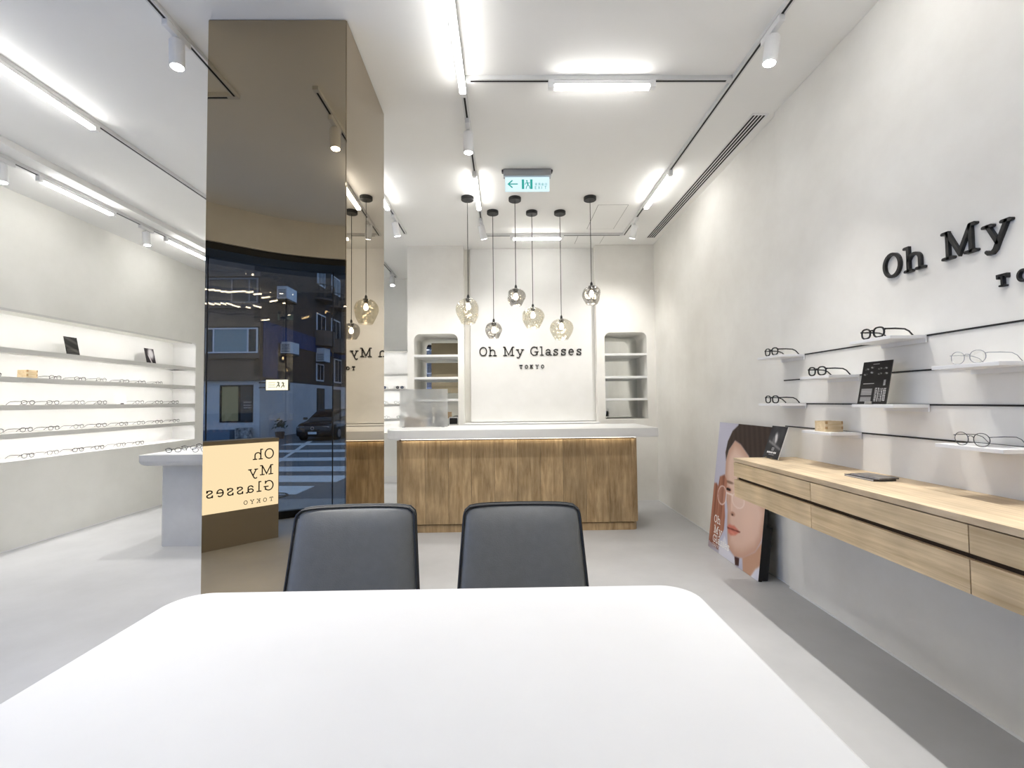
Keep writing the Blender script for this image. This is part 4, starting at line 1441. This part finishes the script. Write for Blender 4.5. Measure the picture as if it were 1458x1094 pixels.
tube(bm, [(-4.6 + .28 * math.cos(a), -4.7 + .28 * math.sin(a), SZ + .004) for a in [k * PI / 10 for k in range(20)]], .02, 6, closed=True)
obj('manhole_ring', bm, M_slot, st)

M_brick = brick_mat('brown_brick', (70, 60, 55), (56, 48, 45), (42, 38, 37), 5.0)
M_stuc = mat('grey_stucco', (112, 98, 90), .9, var=(88, 78, 72), scale=.8)
M_wpaint = mat('white_render', (206, 208, 212), .85, var=(186, 188, 194), scale=.8)
M_blue = mat('blue_mesh_sheet', (40, 66, 118), .8, var=(28, 46, 88), scale=3)
M_dglass = mat('dark_glass', (30, 34, 40), .12)
M_curt = mat('teal_curtain', (136, 164, 172), .8, var=(104, 134, 146), scale=9, stretch=(9, 1, .3))
M_alu = mat('white_window_frame', (206, 212, 220), .5)
FY, SX = -19.36, -12.65
bd = thing('corner_building', 'dark brick corner apartment building across the street', 'building', (-16, -24, SZ))
obj('brick_wall', B((SX - .3, SX, -38, FY, 2.43, 13)), M_brick, bd)
obj('front_wall', B((-26, SX - .302, FY - .3, FY, 2.43, 13)), M_stuc, bd)
obj('body', B((-26, SX - .302, -38, FY - .302, SZ, 13)), M_stuc, bd)
obj('ground_wall', B((SX - .3, SX + .02, -38, FY + .02, SZ, 2.43), (-26, -14.66, FY - .3, FY + .02, SZ, 2.43), (-14.66, SX - .302, FY - .3, FY + .02, 2.2, 2.43), (-14.66, SX - .302, FY - .3, FY + .02, SZ, .27)), M_wpaint, bd)
obj('canopy_ledge', B((-26, SX + .12, FY - .1, FY + .22, 2.40, 2.62)), M_stuc, bd)
for z0, z1, pr in ((3.55, 3.80, .10), (5.20, 5.42, .08), (6.15, 6.40, .12), (7.80, 8.02, .10)):
    obj('ledge', B((-26, SX + .02, FY - .02, FY + pr, z0, z1)), M_stuc, bd)
obj('blue_sheet', B((SX, SX + .04, -38, FY - .3, 4.60, 5.58), (SX, SX + .04, -21.2, FY - .3, 2.6, 4.60)), M_blue, bd)
def bwin(x0, x1, z0, z1, pane, frame_m, splits, nm='window'):
    w = .07
    fr = [(x0, x1, FY - .05, FY + .05, z0, z0 + w), (x0, x1, FY - .05, FY + .05, z1 - w, z1), (x0, x0 + w, FY - .05, FY + .05, z0 + w, z1 - w), (x1 - w, x1, FY - .05, FY + .05, z0 + w, z1 - w)]
    for s in splits:
        fr.append((s - w / 2, s + w / 2, FY - .05, FY + .05, z0 + w, z1 - w))
    o = obj(nm, B(*fr), frame_m, bd)
    ed = [x0 + w] + list(splits) + [x1 - w]
    for k in range(len(ed) - 1):
        pm = pane[k % len(pane)]
        obj('pane', B((ed[k] + .02, ed[k + 1] - .02, FY - .0, FY + .012, z0 + w, z1 - w)), pm, o)
    return o
bwin(-15.4, -12.75, 6.44, 7.74, [M_dglass, mat('dim_room', (70, 66, 62), .7), M_dglass], mat('dark_window_frame', (110, 112, 118), .6), [-14.1, -13.2])
bwin(-15.4, -12.74, 3.84, 5.14, [M_dglass, M_curt, M_dglass], M_alu, [-15.0, -13.25])
bwin(-18.6, -16.2, 3.84, 5.14, [M_dglass, M_curt], M_alu, [-17.4])
bwin(-18.6, -16.2, 6.44, 7.74, [M_dglass], M_alu, [-17.4])
gw = bwin(-14.64, SX - .31, .28, 2.19, [mat('lit_shop_blind', (176, 158, 112), .7), M_dglass], M_black, [-13.66], 'shop_window')
bm = bmesh.new()
for zz, w_ in ((1.30, .62), (1.15, .40), (1.02, .55)):
    for q in range(5):
        stroke(bm, [(-13.42 + q * .12, zz), (-13.36 + q * .12, zz)], .035, .004, 0)
bmesh.ops.transform(bm, matrix=Matrix.Translation((0, FY + .02, 0)) @ Matrix.Rotation(-PI / 2, 4, 'X') @ Matrix.Scale(-1, 4, (0, 1, 0)), verts=bm.verts[:])
obj('window_print', bm, M_alu, gw)
for (y0, y1, z0, z1) in ((-27.75, -26.5, .1, 2.22), (-30.9, -29.3, .1, 2.2)):
    f = obj('side_window', B((SX, SX + .06, y0, y1, z0, z1)), M_black, bd)
    obj('pane', B((SX + .06, SX + .07, y0 + .12, (y0 + y1) / 2 - .05, z0 + .12, z1 - .12), (SX + .06, SX + .07, (y0 + y1) / 2 + .05, y1 - .12, z0 + .12, z1 - .12)), MATS['dim_room'], f)
for (y0, y1, z0, z1) in ((-27.9, -26.4, 5.7, 7.3), (-27.8, -26.5, 9.25, 10.4), (-30.7, -29.0, 5.7, 7.4), (-30.7, -29.0, 9.3, 10.6), (-27.6, -26.4, 2.7, 3.9), (-31.0, -29.6, 2.7, 4.5)):
    f = obj('side_window', B((SX, SX + .06, y0, y1, z0, z1)), M_alu, bd)
    obj('pane', B((SX + .06, SX + .07, y0 + .1, (y0 + y1) / 2 - .04, z0 + .1, z1 - .1), (SX + .06, SX + .07, (y0 + y1) / 2 + .04, y1 - .1, z0 + .1, z1 - .1)), M_dglass, f)
def balcony(y0, y1, z, solid):
    yc, hy = (y0 + y1) / 2, (y1 - y0) / 2
    pts = [(SX + .9 * math.sin(t), yc - hy * math.cos(t)) for t in [k * PI / 10 for k in range(11)]]
    bm = bmesh.new()
    prism(bm, pts, 'z', z - .12, z)
    b = obj('balcony', bm, M_stuc, bd)
    if solid:
        bm = bmesh.new()
        inn = [(SX + (p[0] - SX) * .9, yc + (p[1] - yc) * .92) for p in pts]
        prism(bm, pts + inn[::-1], 'z', z, z + .9)
        obj('parapet', bm, M_stuc, b)
    else:
        bm = bmesh.new()
        for p in pts[1:-1]:
            tube(bm, [(p[0] - .03, p[1], z), (p[0] - .03, p[1], z + .9)], .022, 6)
        tube(bm, [(p[0] - .03, p[1], z + .9) for p in pts], .03, 6)
        tube(bm, [(p[0] - .03, p[1], z + .45) for p in pts], .02, 6)
        obj('railing', bm, M_black, b)
for a in ((-28.1, -26.2, 8.3, False), (-30.9, -28.8, 8.3, False), (-28.1, -26.2, 10.8, True), (-30.9, -28.8, 11.2, True), (-30.9, -28.8, 5.0, True), (-28.1, -26.2, 5.2, True)):
    balcony(*a)

def aircon(y, z, label, w=1.0, h=.62):
    t = thing('air_conditioner', label, 'air conditioner', (SX, y, z))
    obj('casing', B((SX, SX + .55, y - w / 2, y + w / 2, z, z + h)), M_alu, t)
    bm = bmesh.new()
    for k in range(6):
        box(bm, SX + .06, SX + .50, y + w / 2, y + w / 2 + .012, z + .08 + k * .08, z + .11 + k * .08)
    obj('grille', bm, M_metal, t)
    obj('bracket', B((SX, SX + .6, y - w / 2 - .02, y + w / 2 + .02, z - .08, z)), M_black, t)
aircon(-21.7, 7.05, 'window air conditioner high on the brick side wall', 1.2, .7)
aircon(-22.1, 4.05, 'window air conditioner on brick wall below the blue sheet', 1.1, .65)
aircon(-26.9, 4.0, 'air conditioner beside side windows of the brick building', 1.0, .9)

ss = thing('shop_sign', 'small lit white sign projecting from the building corner', 'sign', (-11.7, -19.3, 2.17), (0, 0, PI))
obj('sign_frame', B((-.58, .58, -.05, .12, -.29, .29)), M_black, ss, local=True)
obj('lit_face', B((-.555, .555, -.055, -.05, -.265, .265)), emit('street_sign_panel', (.86, .95, 1.0), 1.9), ss, local=True)
obj('bracket', B((.58, .95, .0, .06, .10, .16), (.58, .95, .0, .06, -.16, -.10)), M_black, ss, local=True)
bm = bmesh.new()
def sst_(pts, w):
    stroke(bm, pts, w, .004, 0)
for r_ in range(3):
    for q in range(5):
        sst_([(.42 - q * .075, .12 - r_ * .11), (.39 - q * .075, .12 - r_ * .11)], .03)
for (ox, oy) in ((-.06, .0), (-.30, -.02)):
    sst_([(ox - .08, oy + .10), (ox + .06, oy + .12)], .035)
    sst_([(ox, oy + .16), (ox - .06, oy - .10)], .04)
    sst_([(ox - .02, oy + .02), (ox + .09, oy - .12)], .035)
    sst_([(ox - .10, oy - .02), (ox + .04, oy + .0)], .028)
bmesh.ops.transform(bm, matrix=Matrix.Translation((0, -.0555, 0)) @ Matrix.Rotation(PI / 2, 4, 'X'), verts=bm.verts[:])
obj('sign_marks', bm, mat('sign_ink', (24, 26, 30), .6), ss, local=True)

# parked car: front towards the shop
cr = thing('parked_car', 'dark parked car beside the brick building across the street', 'car', (-9.2, -19.9, SZ))
M_car = mat('black_car_paint', (22, 23, 27), .12)
M_carg = mat('car_glass', (14, 16, 20), .05)
def loft(bm, secs):
    """secs: list of (y, [(x,z)...]) closed sections"""
    rings = [[bm.verts.new((x, y, z)) for x, z in pr] for y, pr in secs]
    for A, Bq in zip(rings, rings[1:]):
        for k in range(len(A)):
            bm.faces.new((A[k], A[(k + 1) % len(A)], Bq[(k + 1) % len(A)], Bq[k]))
    bm.faces.new(rings[0]); bm.faces.new(rings[-1][::-1])
def sec(w, z0, z1, r):
    return rrect(-w, w, z0, z1, r, 4)
bm = bmesh.new()
loft(bm, [(2.28, sec(.70, .30, .62, .12)), (2.18, sec(.82, .22, .74, .14)), (1.85, sec(.88, .18, .84, .14)), (1.1, sec(.90, .18, .94, .14)), (0, sec(.91, .18, .98, .12)), (-1.4, sec(.91, .18, 1.0, .12)), (-2.0, sec(.88, .2, .98, .14)), (-2.2, sec(.80, .28, .88, .12))])
bmesh.ops.transform(bm, matrix=Matrix.Translation((-9.2, -19.9, SZ)), verts=bm.verts[:])
obj('car_body', bm, M_car, cr, smooth=True)
bm = bmesh.new()
loft(bm, [(1.05, sec(.78, .92, .96, .01)), (.30, sec(.70, .92, 1.36, .08)), (-.3, sec(.68, .92, 1.47, .10)), (-1.2, sec(.67, .92, 1.44, .10)), (-1.95, sec(.70, .92, 1.02, .02))])
bmesh.ops.transform(bm, matrix=Matrix.Translation((-9.2, -19.9, SZ)), verts=bm.verts[:])
obj('cabin_glass', bm, M_carg, cr, smooth=True)
bm = bmesh.new()
loft(bm, [(.12, sec(.62, 1.40, 1.46, .02)), (-.3, sec(.64, 1.44, 1.50, .02)), (-1.2, sec(.63, 1.41, 1.47, .02))])
bmesh.ops.transform(bm, matrix=Matrix.Translation((-9.2, -19.9, SZ)), verts=bm.verts[:])
obj('roof', bm, M_car, cr)
for sx in (-1, 1):
    for yy in (1.35, -1.35):
        bm = bmesh.new()
        cyl(bm, (-9.2 + sx * .70, -19.9 + yy, SZ + .32), (-9.2 + sx * .93, -19.9 + yy, SZ + .32), .32, seg=24)
        wh = obj('wheel', bm, M_rubber, cr)
        bm = bmesh.new()
        cyl(bm, (-9.2 + sx * .925, -19.9 + yy, SZ + .32), (-9.2 + sx * .94, -19.9 + yy, SZ + .32), .20, seg=16)
        obj('hub', bm, M_silver, wh)
    bm = bmesh.new()
    prism(bm, rrect(-9.2 + sx * .58 - .17, -9.2 + sx * .58 + .17, SZ + .60, SZ + .70, .04, 4), 'y', -17.78, -17.68)
    obj('headlamp', bm, mat('headlamp', (190, 196, 204), .1), cr)
    bm = bmesh.new()
    prism(bm, rrect(-9.2 + sx * 1.0 - .10, -9.2 + sx * 1.0 + .10, SZ + .98, SZ + 1.10, .04, 4), 'y', -19.2, -19.1)
    obj('wing_mirror', bm, M_car, cr)
obj('grille', B((-9.55, -8.85, -17.66, -17.60, SZ + .45, SZ + .56)), M_slot, cr)
obj('licence_plate', B((-9.40, -9.0, -17.605, -17.585, SZ + .34, SZ + .45)), M_alu, cr)
bm = bmesh.new()
tube(bm, [(-9.2 + .07 * math.cos(a), -17.59, SZ + .62 + .07 * math.sin(a)) for a in [k * PI / 8 for k in range(16)]], .012, 6, closed=True)
obj('badge', bm, M_silver, cr)

# small things at the foot of the building
pl = thing('shrub_pot', 'dark shrub in a pot at the building corner', 'plant', (-11.7, -19.6, SZ))
bm = bmesh.new()
lathe(bm, [(0, SZ), (.18, SZ), (.24, SZ + .35), (.22, SZ + .36), (0, SZ + .33)], -11.7, -19.6, 14)
obj('pot', bm, M_stuc, pl)
bm = bmesh.new()
for k in range(60):
    a, b, r_ = random.uniform(0, 2 * PI), random.uniform(-.2, 1.4), random.uniform(.12, .42)
    c = Vector((-11.7 + r_ * math.cos(a) * math.cos(b), -19.6 + r_ * math.sin(a) * math.cos(b), SZ + .62 + r_ * math.sin(b)))
    d = Vector((random.uniform(-1, 1), random.uniform(-1, 1), random.uniform(-.3, 1))).normalized() * .12
    e = d.cross(Vector((.3, .5, .8))).normalized() * .05
    bm.faces.new([bm.verts.new(c - d), bm.verts.new(c + e), bm.verts.new(c + d), bm.verts.new(c - e)])
obj('foliage', bm, mat('dark_leaves', (44, 58, 46), .6), pl)
bx = thing('crate_stack', 'blue grey crate and white carton under the shop window', 'crate', (-14.2, -19.0, SZ))
obj('crate', B((-15.0, -13.7, -19.25, -18.6, SZ, SZ + .52)), mat('blue_crate', (84, 108, 134), .7), bx)
obj('carton', B((-13.5, -12.9, -19.2, -18.7, SZ, SZ + .62)), mat('carton_white', (200, 200, 204), .8, var=(60, 60, 66), scale=5), bx)
# houses further along the street
for (x0, x1, y0, y1, h, c, nm) in ((-12.6, -6, -46, -40, 11, (96, 98, 106), 'grey house closing the far end of the street'), (1, 12, -34, -22, 10, (110, 106, 104), 'pale grey house on the other street corner')):
    t = thing('street_house', nm, 'building', ((x0 + x1) / 2, (y0 + y1) / 2, SZ))
    obj('wall', B((x0, x1, y0, y1, SZ, h)), mat('house_%d' % c[0], c, .9), t)
    for k in range(3):
        for q in range(4):
            xa = x0 + .8 + q * (x1 - x0 - .8) / 4
            f = obj('window', B((xa, xa + .9, y1, y1 + .06, 1.4 + k * 3, 2.8 + k * 3)), M_alu, t)
            obj('pane', B((xa + .08, xa + .82, y1 + .06, y1 + .07, 1.48 + k * 3, 2.72 + k * 3)), M_dglass, f)
    obj('roof', B((x0 - .2, x1 + .2, y0 - .2, y1 + .2, h, h + .25)), M_stuc, t)
